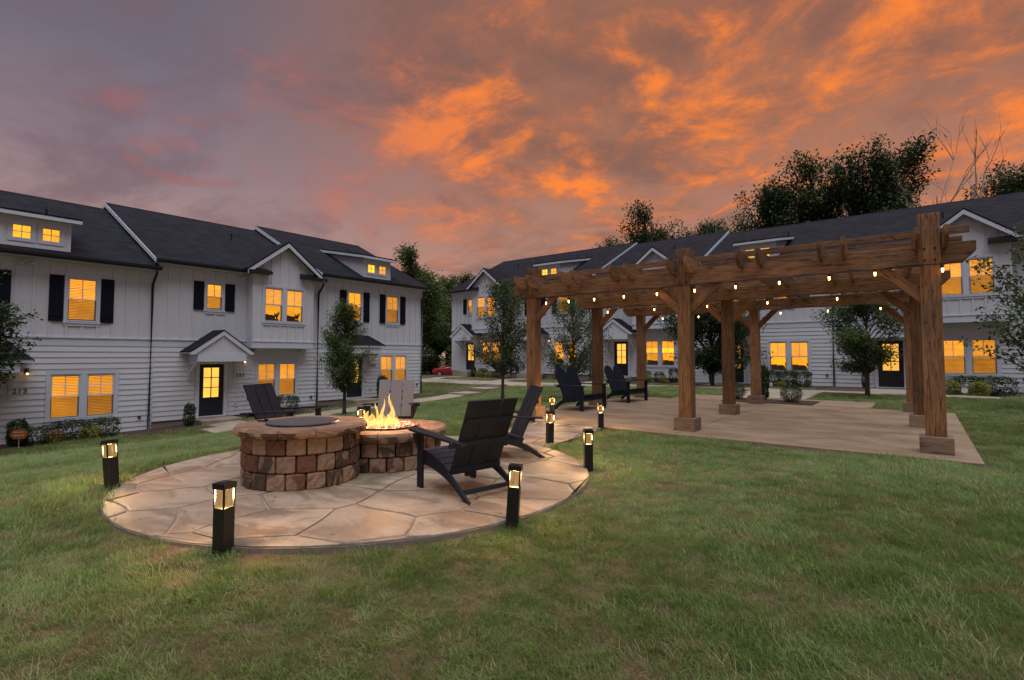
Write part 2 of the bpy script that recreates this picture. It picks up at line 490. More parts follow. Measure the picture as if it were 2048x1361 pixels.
MAT['yellow'] = m_leaf('golden_leaf', (0.15, 0.16, 0.02), (0.30, 0.27, 0.04), 0.25)
MAT['orange'] = m_leaf('russet_leaf', (0.20, 0.085, 0.025), (0.34, 0.17, 0.05), 0.25)
MAT['bark'] = paint('tree_bark', (0.085, 0.068, 0.055), 0.9, 0.35, 9.0, 0.6)
MAT['palebark'] = paint('pale_bark', (0.26, 0.22, 0.18), 0.9, 0.3, 9.0, 0.6)

def m_grass():
    m, N = new_mat('grass_blade')
    p = pos(N); r = rnd(N)
    n = N.noise(p, 0.55, 4.0, 0.6, 0.4); n2 = N.noise(p, 2.6, 3.0, 0.6)
    c = N.mix(N.ss(n, 0.35, 0.65), (0.150, 0.245, 0.062), (0.230, 0.325, 0.110))
    c = N.mix(N.ss(N.m('ADD', N.m('MULTIPLY', n2, 0.75), N.m('MULTIPLY', r, 0.30)), 0.54, 0.74), c, (0.30, 0.27, 0.14))
    c = N.mix(N.ss(r, 0.90, 0.97), c, (0.26, 0.21, 0.12))
    c = N.vm('SCALE', c, N.m('ADD', N.m('MULTIPLY', r, 0.5), 0.75))
    b = N.n('ShaderNodeBsdfPrincipled'); N.put(b.inputs['Base Color'], c); b.inputs['Roughness'].default_value = 0.5
    b.inputs['Specular IOR Level'].default_value = 0.35
    t = N.n('ShaderNodeBsdfTranslucent'); N.put(t.inputs[0], c)
    x = N.n('ShaderNodeMixShader'); x.inputs[0].default_value = 0.42
    N.t.links.new(b.outputs[0], x.inputs[1]); N.t.links.new(t.outputs[0], x.inputs[2])
    o = N.n('ShaderNodeOutputMaterial'); N.t.links.new(x.outputs[0], o.inputs[0])
    return m
MAT['grass'] = m_grass()
def m_soil():
    m, N = new_mat('lawn_soil')
    p = pos(N)
    n = N.noise(p, 1.1, 5.0, 0.6); n2 = N.noise(p, 30.0, 4.0, 0.7)
    c = N.mix(N.ss(n, 0.4, 0.6), (0.085, 0.090, 0.040), (0.115, 0.078, 0.048))
    c = N.vm('SCALE', c, N.m('ADD', N.m('MULTIPLY', n2, 0.9), 0.5))
    finish(N, c, 0.95, n2, 0.8, 0.02, 0.1)
    return m
MAT['soil'] = m_soil()
MAT['mulch'] = paint('bark_mulch', (0.055, 0.032, 0.022), 0.95, 0.5, 14.0, 0.9)

# ------------------------------------------------------------------ terrain
def lerp_tab(x, tab):
    xs = np.array([t[0] for t in tab], float); ys = np.array([t[1] for t in tab], float)
    return np.interp(x, xs, ys)
LEFT_Z = [(-40,-1.7),(-5,-1.5),(2.7,-1.36),(6.6,-1.32),(8.8,-1.20),(13,-1.0),(19.6,-0.76),(22.5,-0.50),(25,-0.16),(40,-0.14)]
def sstep(a, b, x):
    t = np.clip((x - a) / (b - a), 0, 1); return t * t * (3 - 2 * t)
def ground(X, Y):
    X = np.asarray(X, float); Y = np.asarray(Y, float)
    t = np.clip((-8.2 - X) / 10.5, 0, 1); t = t * (0.75 + 0.25 * t)
    z = -0.062 + t * (lerp_tab(Y, LEFT_Z) + 0.062)
    D = np.hypot(X, Y)
    z = z + 0.025 * (1 - sstep(2.7, 3.6, np.hypot(X + 5.4, Y - 4.05)))
    z = z - 0.80 * sstep(41.0, 56.0, D)
    z = z + 0.025 * np.sin(X * 0.9 + 0.6 * Y) * np.sin(0.8 * Y - 0.3) * np.clip((D - 1.0) / 3.0, 0, 1) * (1 - t)
    return z
def g1(x, y): return float(ground(x, y))

def build_lawn():
    def axis(lo, hi, fine0, fine1, fs, cs):
        a = list(np.arange(fine0, fine1 + 1e-6, fs))
        x = fine0; st = fs
        left = []
        while x > lo:
            st = min(st * 1.25, cs); x -= st; left.append(x)
        x = fine1; st = fs; right = []
        while x < hi:
            st = min(st * 1.25, cs); x += st; right.append(x)
        return np.array(left[::-1] + a + right)
    xs = axis(-500, 400, -24, 6, 0.4, 40); ys = axis(-200, 600, -6, 30, 0.4, 40)
    X, Y = np.meshgrid(xs, ys, indexing='ij'); Z = ground(X, Y)
    nx, ny = X.shape
    v = np.stack([X.ravel(), Y.ravel(), Z.ravel()], 1)
    i = np.arange(nx - 1)[:, None] * ny + np.arange(ny - 1)[None, :]
    i = i.ravel()
    f = np.stack([i, i + ny, i + ny + 1, i + 1], 1)
    me = bpy.data.meshes.new('lawn'); me.from_pydata(v.tolist(), [], f.tolist())
    me.materials.append(MAT['soil']); me.polygons.foreach_set('use_smooth', [True] * len(f)); me.update()
    o = link('lawn', me); tag(o, kind='structure')
build_lawn()

# ------------------------------------------------------------------ paved surfaces
PATIO_C = (-5.41, 4.03); PATIO_R = 2.67
SLABS = []      # rectangles without grass
def sheet(name, x0, x1, y0, y1, mat, top=None, thick=0.12, lift=0.03, step=0.6, parent=None):
    """paving that follows the ground (top None) or lies level"""
    SLABS.append((x0, x1, y0, y1))
    nx = max(1, int((x1 - x0) / step)); ny = max(1, int((y1 - y0) / step))
    if top is not None:
        nx = ny = 1
    b = MB()
    xs = np.linspace(x0, x1, nx + 1); ys = np.linspace(y0, y1, ny + 1)
    for i in range(nx):
        for j in range(ny):
            q = [(xs[i], ys[j]), (xs[i + 1], ys[j]), (xs[i + 1], ys[j + 1]), (xs[i], ys[j + 1])]
            b.slab([(p[0], p[1], top if top is not None else g1(p[0], p[1]) + lift) for p in q], thick)
    bm = bmesh.new()
    me = b.mesh(name, mat, fix=False); bm.from_mesh(me)
    bmesh.ops.remove_doubles(bm, verts=bm.verts, dist=0.0005)
    # drop the interior walls between cells
    seen = {}
    for f in bm.faces:
        seen.setdefault(tuple(sorted(v.index for v in f.verts)), []).append(f)
    dead = [f for fs in seen.values() if len(fs) > 1 for f in fs]
    bmesh.ops.delete(bm, geom=dead, context='FACES_ONLY')
    bmesh.ops.recalc_face_normals(bm, faces=bm.faces)
    bm.to_mesh(me); bm.free()
    o = link(name, me, parent)
    return o

def clip_half(poly, nx, ny, d):
    out = []
    for i in range(len(poly)):
        a = poly[i]; b = poly[(i + 1) % len(poly)]
        da = a[0] * nx + a[1] * ny - d; db = b[0] * nx + b[1] * ny - d
        if da <= 0: out.append(a)
        if da * db < 0:
            t = da / (da - db); out.append((a[0] + t * (b[0] - a[0]), a[1] + t * (b[1] - a[1])))
    return out
def inset(poly, w):
    n = len(poly)
    ar = sum(poly[i][0] * poly[(i + 1) % n][1] - poly[(i + 1) % n][0] * poly[i][1] for i in range(n))
    if ar < 0: poly = poly[::-1]
    out = poly
    for i in range(n):
        a = poly[i]; b = poly[(i + 1) % n]
        dx, dy = b[0] - a[0], b[1] - a[1]; L = math.hypot(dx, dy)
        if L < 1e-6: continue
        nx, ny = dy / L, -dx / L
        out = clip_half(out, nx, ny, a[0] * nx + a[1] * ny - w)
        if len(out) < 3: return []
    return out
def wob(p):
    return (p[0] + 0.045 * math.sin(3.1 * p[1] + 1.7 * p[0]) + 0.025 * math.sin(7.3 * p[1] - 2.0 * p[0]),
            p[1] + 0.045 * math.sin(2.9 * p[0] - 1.3 * p[1] + 1.0) + 0.025 * math.sin(6.7 * p[0] + 2.4 * p[1]))
def flagstones(parent, region, seeds, top, bound):
    """irregular stamped stones: cells round the seeds, cut to the convex outline `region`"""
    for k, s in enumerate(seeds):
        poly = list(region)
        for j, t in enumerate(seeds):
            if j == k: continue
            nx, ny = t[0] - s[0], t[1] - s[1]
            d = (t[0]**2 + t[1]**2 - s[0]**2 - s[1]**2) / 2
            poly = clip_half(poly, nx, ny, d)
            if len(poly) < 3: break
        if len(poly) < 3: continue
        poly = inset(poly, 0.013)
        if len(poly) < 3: continue
        # finer edges so that the joints can wander
        fine = []
        for i in range(len(poly)):
            a = poly[i]; b = poly[(i + 1) % len(poly)]
            L = math.hypot(b[0] - a[0], b[1] - a[1]); m = max(1, int(L / 0.16))
            for q in range(m):
                t = q / m; fine.append((a[0] + t * (b[0] - a[0]), a[1] + t * (b[1] - a[1])))
        fine = [bound(wob(p)) for p in fine]
        n = len(fine); rz = random.uniform(-0.002, 0.002)
        cx = sum(p[0] for p in fine) / n; cyy = sum(p[1] for p in fine) / n
        inn = [(p[0] + (cx - p[0]) * 0.02 / max(0.1, math.hypot(p[0] - cx, p[1] - cyy)),
                p[1] + (cyy - p[1]) * 0.02 / max(0.1, math.hypot(p[0] - cx, p[1] - cyy))) for p in fine]
        vs = [(p[0], p[1], top - 0.018) for p in fine] + [(p[0], p[1], top - 0.006 + rz) for p in fine] + [(p[0], p[1], top + rz) for p in inn]
        fs = [(i, (i + 1) % n, n + (i + 1) % n, n + i) for i in range(n)]
        fs += [(n + i, n + (i + 1) % n, 2 * n + (i + 1) % n, 2 * n + i) for i in range(n)]
        fs += [tuple(range(2 * n, 3 * n))]
        b = MB(); b.add(vs, fs); b.ob('stone', MAT['stone'], parent)
def poisson(n, x0, x1, y0, y1, dmin, seed):
    r = random.Random(seed); pts = []
    for _ in range(6000):
        p = (r.uniform(x0, x1), r.uniform(y0, y1))
        if all(math.hypot(p[0] - q[0], p[1] - q[1]) > dmin for q in pts):
            pts.append(p)
            if len(pts) >= n: break
    return pts
random.seed(3)
def build_patio():
    cx, cyy = PATIO_C
    b = MB(); b.lathe([(PATIO_R, -0.25), (PATIO_R, -0.012), (PATIO_R - 0.012, -0.009)], 96, (cx, cyy, 0))
    pat = b.ob('patio', MAT['patiobase']); tag(pat, kind='structure')
    reg = [(cx + (PATIO_R + 0.3) * math.cos(a), cyy + (PATIO_R + 0.3) * math.sin(a)) for a in np.linspace(0, 2 * PI, 60, endpoint=False)]
    seeds = poisson(80, cx - 3.0, cx + 3.0, cyy - 3.0, cyy + 3.0, 0.70, 11)
    def bound(p):
        d = math.hypot(p[0] - cx, p[1] - cyy); rr = PATIO_R - 0.004
        return p if d <= rr else (cx + (p[0] - cx) * rr / d, cyy + (p[1] - cyy) * rr / d)
    flagstones(pat, reg, seeds, 0.006, bound)
    # the short neck of the same paving towards the pergola slab
    neck = [(-6.35, 6.55), (-4.55, 6.55), (-4.92, 9.06), (-6.40, 9.06)]
    b = MB(); b.slab([(p[0], p[1], -0.016) for p in neck], 0.2)
    nk = b.ob('path', MAT['patiobase']); tag(nk, kind='structure')
    def bound2(p):
        d = math.hypot(p[0] - cx, p[1] - cyy); rr = PATIO_R + 0.02
        return p if d >= rr else (cx + (p[0] - cx) * rr / d, cyy + (p[1] - cyy) * rr / d)
    seeds = poisson(14, -6.6, -4.5, 6.7, 9.2, 0.62, 5)
    flagstones(nk, neck, seeds, 0.004, bound2)
build_patio()

def build_slab():
    base = MB(); base.box(-7.95, 0.62, 9.09, 16.72, -0.25, -0.03); base.box(-6.55, -1.08, 16.72, 18.88, -0.25, -0.03)
    sl = base.ob('pergola_slab', MAT['patiobase']); tag(sl, kind='structure')
    SLABS.append((-7.95, 0.62, 9.09, 16.72)); SLABS.append((-6.55, -1.08, 16.72, 18.88))
    xs = [-7.95, -3.5, 0.62]; ys = [9.09, 13.1, 16.72]
    for i in range(2):
        for j in range(2):
            b = MB(); b.box(xs[i] + 0.006, xs[i + 1] - 0.006, ys[j] + 0.006, ys[j + 1] - 0.006, -0.03, 0.0)
            b.ob('slab_panel', MAT['slab'], sl, bevel=0.004)
    for (x0, x1, y0, y1) in ((-6.55, -4.95, 16.73, 18.88), (-2.45, -1.08, 16.73, 18.88), (-4.94, -2.46, 18.25, 18.88)):
        b = MB(); b.box(x0 + .006, x1 - .006, y0 + .006, y1 - .006, -0.03, 0.0); b.ob('slab_panel', MAT['slab'], sl, bevel=0.004)
    b = MB(); b.box(-4.93, -2.47, 16.75, 18.23, -0.03, 0.015); o = b.ob('mulch_bed', MAT['mulch']); tag(o, kind='structure')
build_slab()
o = sheet('walkway', -5.6, -3.0, 18.89, 23.4, MAT['walk'], lift=0.05); tag(o, kind='structure')
o = sheet('walkway', -30.0, 2.1, 23.4, 24.6, MAT['walk'], lift=0.045); tag(o, kind='structure')
o = sheet('walkway', -20.3, -18.9, 7.6, 20.0, MAT['walk'], lift=0.035); tag(o, kind='structure')
for (y0, y1, zt) in ((20.0, 21.5, -0.60), (21.5, 22.8, -0.42), (22.8, 23.4, -0.25)):
    o = sheet('step', -20.3, -18.9, y0, y1, MAT['walk'], top=zt, thick=0.35); tag(o, kind='structure')
o = sheet('road', -64.0, -26.0, 31.0, 34.5, MAT['asphalt'], lift=0.02, step=2.0)
tag(o, kind='structure')
o = sheet('road', -90.0, -27.0, 34.5, 60.0, MAT['asphalt'], lift=0.02, step=3.0)
tag(o, kind='structure')
for (x0, x1, y0, y1) in ((-29.0, -10.6, 25.6, 28.3), (-10.4, -3.4, 26.2, 28.3), (-3.2, 3.2, 24.7, 28.3), (-22.3, -21.0, 2.4, 8.0), (-22.3, -21.1, 10.2, 14.2), (-22.3, -21.2, 16.2, 19.4)):
    o = sheet('mulch_bed', x0, x1, y0, y1, MAT['mulch'], lift=0.03, thick=0.08); tag(o, kind='structure')

# ------------------------------------------------------------------ townhouses
def rects_minus(x0, x1, z0, z1, holes):
    xs = sorted({x0, x1, *[min(max(h[k], x0), x1) for h in holes for k in (0, 1)]})
    out = []
    for a, b in zip(xs[:-1], xs[1:]):
        if b - a < 1e-5: continue
        cuts = sorted((max(h[2], z0), min(h[3], z1)) for h in holes if h[0] < (a + b) / 2 < h[1] and h[3] > z0 and h[2] < z1)
        z = z0
        for c0, c1 in cuts:
            if c0 > z + 1e-5: out.append((a, b, z, c0))
            z = max(z, c1)
        if z1 > z + 1e-5: out.append((a, b, z, z1))
    return out
def ring(b, x0, x1, z0, z1, w, y0, y1, wb=None):
    wb = w if wb is None else wb
    b.box(x0, x1, y0, y1, z1 - w, z1); b.box(x0, x1, y0, y1, z0, z0 + wb)
    b.box(x0, x0 + w, y0, y1, z0 + wb, z1 - w); b.box(x1 - w, x1, y0, y1, z0 + wb, z1 - w)

WCACHE = {}
def window_meshes(w, h, style, var=0):
    key = (round(w, 3), round(h, 3), style, var)
    if key in WCACHE: return WCACHE[key]
    L = []
    a = w / 2
    b = MB(); ring(b, -a, a, 0, h, 0.035, -0.028, 0.10); L.append(('window', b.mesh('window', MAT['trim'])))
    i = a - 0.035
    if style == 'dh':
        mid = h * 0.5
        b = MB(); ring(b, -i, i, mid - 0.02, h - 0.035, 0.035, 0.0, 0.03); L.append(('sash', b.mesh('sash', MAT['trim'])))
        b = MB(); ring(b, -i, i, 0.035, mid + 0.02, 0.038, 0.031, 0.06); L.append(('sash', b.mesh('sash', MAT['trim'])))
        zc = (mid + h - 0.035) / 2
        b = MB(); b.box(-0.012, 0.012, -0.002, 0.02, mid + 0.015, h - 0.07); L.append(('muntin', b.mesh('muntin', MAT['trim'])))
        b = MB(); b.box(-i + .035, i - .035, -0.004, 0.018, zc - 0.012, zc + 0.012); L.append(('muntin', b.mesh('muntin', MAT['trim'])))
        b = MB(); b.box(-i + .03, i - .03, 0.021, 0.025, mid + 0.012, h - 0.065); L.append(('pane', b.mesh('pane', MAT['glass'])))
        b = MB(); b.box(-i + .03, i - .03, 0.052, 0.056, 0.068, mid - 0.014); L.append(('pane', b.mesh('pane', MAT['glass'])))
        b = MB(); b.box(-i, i, -0.012, -0.010, 0.036, mid - 0.021); L.append(('insect_screen', b.mesh('insect_screen', MAT['screen'])))
        b = MB()
        n = int((h - 0.08) / 0.052 * (1.0, 0.52, 0.30, 0.0)[var])
        b.box(-i + .01, i - .01, 0.064, 0.086, h - 0.075, h - 0.037)
        for k in range(n):
            z = h - 0.06 - k * 0.052
            b.hexa([(-i + .01, 0.066, z - 0.030), (i - .01, 0.066, z - 0.030), (i - .01, 0.068, z - 0.030), (-i + .01, 0.068, z - 0.030),
                    (-i + .01, 0.082, z + 0.004), (i - .01, 0.082, z + 0.004), (i - .01, 0.084, z + 0.004), (-i + .01, 0.084, z + 0.004)])
        L.append(('blind', b.mesh('blind', MAT['blind'])))
    else:
        b = MB(); ring(b, -i, i, 0.035, h - 0.035, 0.025, 0.0, 0.03); L.append(('sash', b.mesh('sash', MAT['trim'])))
        b = MB(); b.box(-0.011, 0.011, -0.002, 0.02, 0.05, h - 0.05); L.append(('muntin', b.mesh('muntin', MAT['trim'])))
        b = MB(); b.box(-i + .02, i - .02, -0.004, 0.018, h / 2 - 0.011, h / 2 + 0.011); L.append(('muntin', b.mesh('muntin', MAT['trim'])))
        b = MB(); b.box(-i + .02, i - .02, 0.021, 0.025, 0.055, h - 0.055); L.append(('pane', b.mesh('pane', MAT['glass'])))
    b = MB()
    if var == 0: b.box(-a, a, 0.098, 0.11, 0, h)
    else:
        q = a + 0.04; b.box(-q, q, 0.70, 0.72, -0.05, h + 0.05); b.box(-q - .01, -q, 0.101, 0.70, -0.05, h + 0.05); b.box(q, q + .01, 0.101, 0.70, -0.05, h + 0.05)
        b.box(-q, q, 0.101, 0.70, h + 0.05, h + 0.06)
    L.append(('lit_room', b.mesh('lit_room', MAT['glow'])))
    if var:
        b = MB(); b.box(-q, q, 0.101, 0.70, -0.06, -0.05); b.box(-q + .02, q - .22, 0.30, 0.52, -0.05, 0.26); b.box(-q + .06, -q + .34, 0.24, 0.31, 0.10, 0.34); b.box(-q + .36, q - .26, 0.24, 0.31, 0.08, 0.31)
        L.append(('sofa', b.mesh('sofa', MAT['interior'])))
        b = MB(); b.lathe([(0.05, -0.05), (0.075, 0.10), (0.08, 0.16)], 10, (q - .12, 0.36, 0))
        for k in range(9):
            t = 2.4 * k; l = 0.10 + 0.025 * (k % 4); b.tube([(q - .12, 0.36, 0.15), (q - .12 + l * .5 * math.cos(t), 0.36 + l * .5 * math.sin(t), 0.30 + .02 * (k % 3)), (q - .12 + l * math.cos(t), 0.36 + l * math.sin(t), 0.38 + .05 * (k % 3))], [0.008, 0.030, 0.004], 5)
        L.append(('potted_plant', b.mesh('potted_plant', MAT['interior'])))
    WCACHE[key] = L
    return L
def window(parent, x, z, w, h, y=0.0, style='dh', var=0):
    L = window_meshes(w, h, style, var)
    o = link('window', L[0][1], parent, loc=(x, y, z))
    for n, me in L[1:]:
        c = link(n, me, o)
        if n == 'blind': c['kind'] = 'stuff'
    return o
def shutter(parent, x0, x1, z0, z1, y=0.0):
    b = MB(); b.box(x0, x1, y - 0.045, y - 0.02, z0, z1)
    n = 3
    for k in range(n):
        xa = x0 + (x1 - x0) * k / n + 0.004; xb = x0 + (x1 - x0) * (k + 1) / n - 0.004
        b.box(xa, xb, y - 0.055, y - 0.045, z0 + 0.002, z1 - 0.002)
    o = b.ob('shutter', MAT['shutter'], parent)
    for zc in (z0 + 0.22, z1 - 0.22):
        b = MB(); b.box(x0 + .002, x1 - .002, y - 0.072, y - 0.0552, zc - 0.045, zc + 0.045); b.ob('shutter_batten', MAT['shutter'], o)

def text_mesh(s, size, mat, ext=0.006):
    cu = bpy.data.curves.new('house_number', 'FONT'); cu.body = s; cu.size = size; cu.extrude = ext; cu.align_x = 'CENTER'
    cu.space_character = 1.15
    t = bpy.data.objects.new('tmp', cu); COL.objects.link(t)
    bpy.context.view_layer.update()
    me = bpy.data.meshes.new_from_object(t.evaluated_get(bpy.context.evaluated_depsgraph_get()))
    bpy.data.objects.remove(t)
    me.materials.clear(); me.materials.append(mat)
    me.transform(Matrix.Rotation(PI / 2, 4, 'X'))
    return me

SLOPE = 0.487
def house(label, side, u0, W, floor, eave, belt, kind, hood='gable', number=None, single=True, rakeL=True, rakeR=True, flood=None, seed=0, grnd=-0.5, gv=0, uv=0):
    rg = random.Random(seed)
    if side == 'L':
        H = root('townhouse', label, 'townhouse', (-22.4, u0, floor), PI / 2, 'rows of white townhouses')
    else:
        H = root('townhouse', label, 'townhouse', (u0, 28.4, floor), 0.0, 'rows of white townhouses')
    E = eave - floor; B = belt - floor; band = B - 0.30
    xd = 2.05 if W > 6.5 else 1.98
    xg = W - 2.0
    sid, trm = MAT['siding'], MAT['trim']
    z0 = -0.06
    gz0, gz1 = 0.60, 2.08
    low = [(xd - 0.50, xd + 0.50, -0.02, 2.10), (xg - 0.88, xg + 0.88, gz0, gz1)]
    uz0, uz1 = E - 2.0, E - 0.50
    bc = xg - 0.02; bw = 1.37; by = -0.55
    if kind == 'dormer':
        ups = [(1.95, 0.83, uz0, uz1), (W - 2.12, 0.83, uz0, uz1)]
        upholes = [(c - w / 2, c + w / 2, a, b) for c, w, a, b in ups]
    else:
        ups = [(xd + 0.02, 0.64, E - 1.62, E - 0.52)]
        upholes = [(c - w / 2, c + w / 2, a, b) for c, w, a, b in ups] + [(bc - bw + 0.1, bc + bw - 0.1, band + 0.02, E - 0.1)]
    # ---- walls
    b = MB()
    for (a, c, p, q) in rects_minus(0, W, z0, B, low): b.box(a, c, 0.0, 0.1, p, q)
    for (a, c, p, q) in rects_minus(0, W, B, E + 0.1, upholes): b.box(a, c, 0.0, 0.1, p, q)
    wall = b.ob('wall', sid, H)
    b = MB()
    for xa in (0.0, W - 0.02):
        b.prism([(0.1, grnd - 0.6), (12.8, grnd - 0.6), (12.8, E), (6.4, E + 3.12), (0.1, E + 0.1)], 'x', xa, xa + 0.02)
    b.box(0.0, W, 12.8, 12.9, grnd - 0.6, E)
    b.ob('side_wall', sid, H)
    b = MB(); b.box(0.015, W - 0.015, 0.02, 0.1, grnd - 0.6, z0 + 0.001); b.ob('foundation', MAT['found'], H)
    # ---- lap siding below the belt
    pieces = []
    n = int(round((band - z0) / 0.19)); ex = (band - z0) / n
    tr = 0.10
    opn = [(h[0] - (0.10 if i else 0.13), h[1] + (0.10 if i else 0.13), h[2] - (0.12 if i else 0.2), h[3] + 0.12) for i, h in enumerate(low)]
    for k in range(n):
        za = z0 + k * ex; zb = za + ex
        for (xa, xb, p, q) in rects_minus(0.0, W, za, zb, opn):
            if q - p < 0.015: continue
            pieces.append((xa, xb, p, q, za, zb))
    def plank(bb, xa, xb, p, q, za, zb):
        yf = lambda z: -0.032 + 0.022 * (z - za) / (zb - za)
        yb = -0.0015
        bb.hexa([(xa, yf(p), p), (xb, yf(p), p), (xb, yb, p), (xa, yb, p), (xa, yf(q), q), (xb, yf(q), q), (xb, yb, q), (xa, yb, q)])
    if single:
        for pc in pieces:
            bb = MB(); plank(bb, *pc); bb.ob('plank', sid, wall)
    else:
        bb = MB()
        for pc in pieces: plank(bb, *pc)
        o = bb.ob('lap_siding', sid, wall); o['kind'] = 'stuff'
    # ---- belt
    b = MB(); b.box(0.0, W, -0.028, 0.0, band + 0.0015, B); b.box(0.0, W, -0.06, -0.0285, B - 0.045, B)
    b.ob('belt_course', trm, H)
    # ---- board and batten
    bats = []
    nb = int(round(W / 0.42)); ub = [(h[0] - 0.10, h[1] + 0.10, h[2] - 0.16, h[3] + 0.11) for h in upholes[:len(ups)]]
    if kind != 'dormer': ub.append((bc - bw - 0.02, bc + bw + 0.02, 0, 99))
    for k in range(nb + 1):
        x = 0.03 + (W - 0.06) * k / nb
        for (xa, xb, p, q) in rects_minus(x - 0.031, x + 0.031, B + 0.001, E - 0.021, [(-9 if h[0] < x < h[1] else 99, 9e3 if h[0] < x < h[1] else 100, h[2], h[3]) for h in ub]):
            if q - p > 0.05: bats.append((xa, xb, p, q))
    def put_battens(bats, y, par):
        if single:
            for (xa, xb, p, q) in bats:
                bb = MB(); bb.box(xa, xb, y - 0.030, y - 0.0005, p, q); bb.ob('batten', sid, par)
        else:
            bb = MB()
            for (xa, xb, p, q) in bats: bb.box(xa, xb, y - 0.030, y - 0.0005, p, q)
            o = bb.ob('batten_strip', sid, par); o['kind'] = 'stuff'
    put_battens(bats, 0.0, wall)
    # ---- windows of the wall
    def casing(xa, xb, za, zb, y, t=0.09, mull=None):
        bb = MB(); bb.box(xa - t, xb + t, y - 0.042, y + 0.001, zb, zb + 0.11)
        bb.box(xa - t, xa, y - 0.042, y + 0.001, za - 0.02, zb); bb.box(xb, xb + t, y - 0.042, y + 0.001, za - 0.02, zb)
        bb.box(xa - t - 0.02, xb + t + 0.02, y - 0.065, y + 0.001, za - 0.07, za - 0.021)
        bb.box(xa - t, xb + t, y - 0.040, y + 0.001, za - 0.16, za - 0.0715)
        if mull: bb.box(mull - 0.07, mull + 0.07, y - 0.040, y + 0.09, za, zb - 0.001)
        bb.ob('window_casing', trm, H)
    casing(xg - 0.88, xg + 0.88, gz0, gz1, 0.0, 0.095, xg)
    for s in (-1, 1): window(H, xg + s * 0.475, gz0, 0.81, gz1 - gz0, 0.0, 'dh', gv)
    for (c, w, a, q) in ups:
        casing(c - w / 2, c + w / 2, a, q, 0.0, 0.07)
        window(H, c, a, w, q - a, 0.0, 'dh', uv if kind == 'dormer' else 0)
        for s in (-1, 1):
            xi = c + s * (w / 2 + 0.085); xo = xi + s * 0.37
            shutter(H, min(xi, xo), max(xi, xo), a - 0.02, q + 0.02)
    # ---- main roof
    xa = -0.12 if rakeL else 0.0; xb = W + (0.12 if rakeR else 0.0)
    ze = E + 0.15; ye = -0.44; yr = 6.4; zr = ze + SLOPE * (yr - ye)
    b = MB(); b.slab([(xa, ye, ze), (xb, ye, ze), (xb, yr, zr), (xa, yr, zr)], 0.10)
    b.slab([(xa, yr, zr - 0.001), (xb, yr, zr - 0.001), (xb, 13.2, ze), (xa, 13.2, ze)], 0.10)
    rf = b.ob('roof', MAT['roof'], H)
    b = MB(); b.prism([(yr - 0.14, zr - 0.06), (yr, zr + 0.012), (yr + 0.14, zr - 0.06), (yr, zr - 0.02)], 'x', xa, xb); b.ob('ridge_cap', MAT['roof'], rf)
    for on, xx in ((rakeL, xa - 0.025), (rakeR, xb + 0.002)):
        if on:
            b = MB(); b.prism([(ye, ze - 0.015), (yr, zr - 0.015), (yr, zr - 0.19), (ye, ze - 0.17)], 'x', xx, xx + 0.023)
            b.prism([(yr, zr - 0.015), (13.2, ze - 0.015), (13.2, ze - 0.17), (yr, zr - 0.19)], 'x', xx, xx + 0.023); b.ob('rake_board', trm, rf)
    b = MB(); b.box(xa + .01, xb - .01, ye + 0.02, -0.001, E - 0.02, E); b.ob('soffit', trm, H)
    # ---- gutter and downspout
    def gut(b, x0, x1):
        b.prism([(ye - 0.13, E + 0.13), (ye - 0.115, E + 0.13), (ye - 0.115, E + 0.03), (ye - 0.03, E + 0.015), (ye + 0.015, E + 0.015), (ye + 0.015, E - 0.005), (ye - 0.06, E - 0.005), (ye - 0.13, E + 0.06)], 'x', x0, x1)
        b.box(x0, x1, ye + 0.0005, ye + 0.016, E + 0.016, E + 0.12)
        for x in (x0, x1 - 0.006): b.prism([(ye - 0.128, E + 0.128), (ye, E + 0.128), (ye, E - 0.003), (ye - 0.06, E - 0.003), (ye - 0.128, E + 0.06)], 'x', x + 0.0005, x + 0.0055)
    for ga, gb in ([(xa, W + 0.05)] if kind == 'dormer' else [(xa, bc - 1.62), (bc + 1.62, W + 0.05)]):
        b = MB(); gut(b, ga, gb); b.ob('gutter', MAT['gutter'], H)
    xs_ = W - 0.10
    b = MB(); b.tube([(xs_, ye - 0.05, E), (xs_, ye - 0.05, E - 0.12), (xs_, -0.10, E - 0.52), (xs_, -0.085, E - 0.62), (xs_, -0.085, grnd + 0.18), (xs_, -0.11, grnd + 0.12), (xs_, -0.30, grnd + 0.05)], 0.045, 8)
    b.ob('downspout', MAT['gutter'], H, smooth=True)
    # ---- gabled bay
    if kind != 'dormer':
        x0, x1 = bc - bw, bc + bw
        hole = (bc - 0.88, bc + 0.88, uz0, uz1 - 0.02)
        zg = ze + 0.02; za_ = zg + 1.36; hw = 1.72
        b = MB()
        for (a, c, p, q) in rects_minus(x0, x1, B, E + 0.14, [hole]): b.box(a, c, by, by + 0.1, p, q)
        b.prism([(x0, E + 0.14), (x1, E + 0.14), (x1, zg + 0.15), (bc, za_ - 0.14), (x0, zg + 0.15)], 'y', by, by + 0.1)
        b.box(x0, x0 + 0.08, by + 0.1, 0.0, B, E + 0.3); b.box(x1 - 0.08, x1, by + 0.1, 0.0, B, E + 0.3)
        b.box(x0, x1, by + 0.05, 0.0, band, band + 0.03)
        bay = b.ob('bay', sid, H)
        b = MB(); b.box(x0 - 0.012, x1 + 0.012, by - 0.02, by + 0.1, band - 0.01, B); b.box(x0 - 0.012, x0 + 0.02, by + 0.1, 0, band - 0.01, B); b.box(x1 - 0.02, x1 + 0.012, by + 0.1, 0, band - 0.01, B)
        b.box(x0 - 0.03, x1 + 0.03, by - 0.045, by - 0.0205, B - 0.045, B + 0.0)
        b.ob('bay_skirt', trm, H)
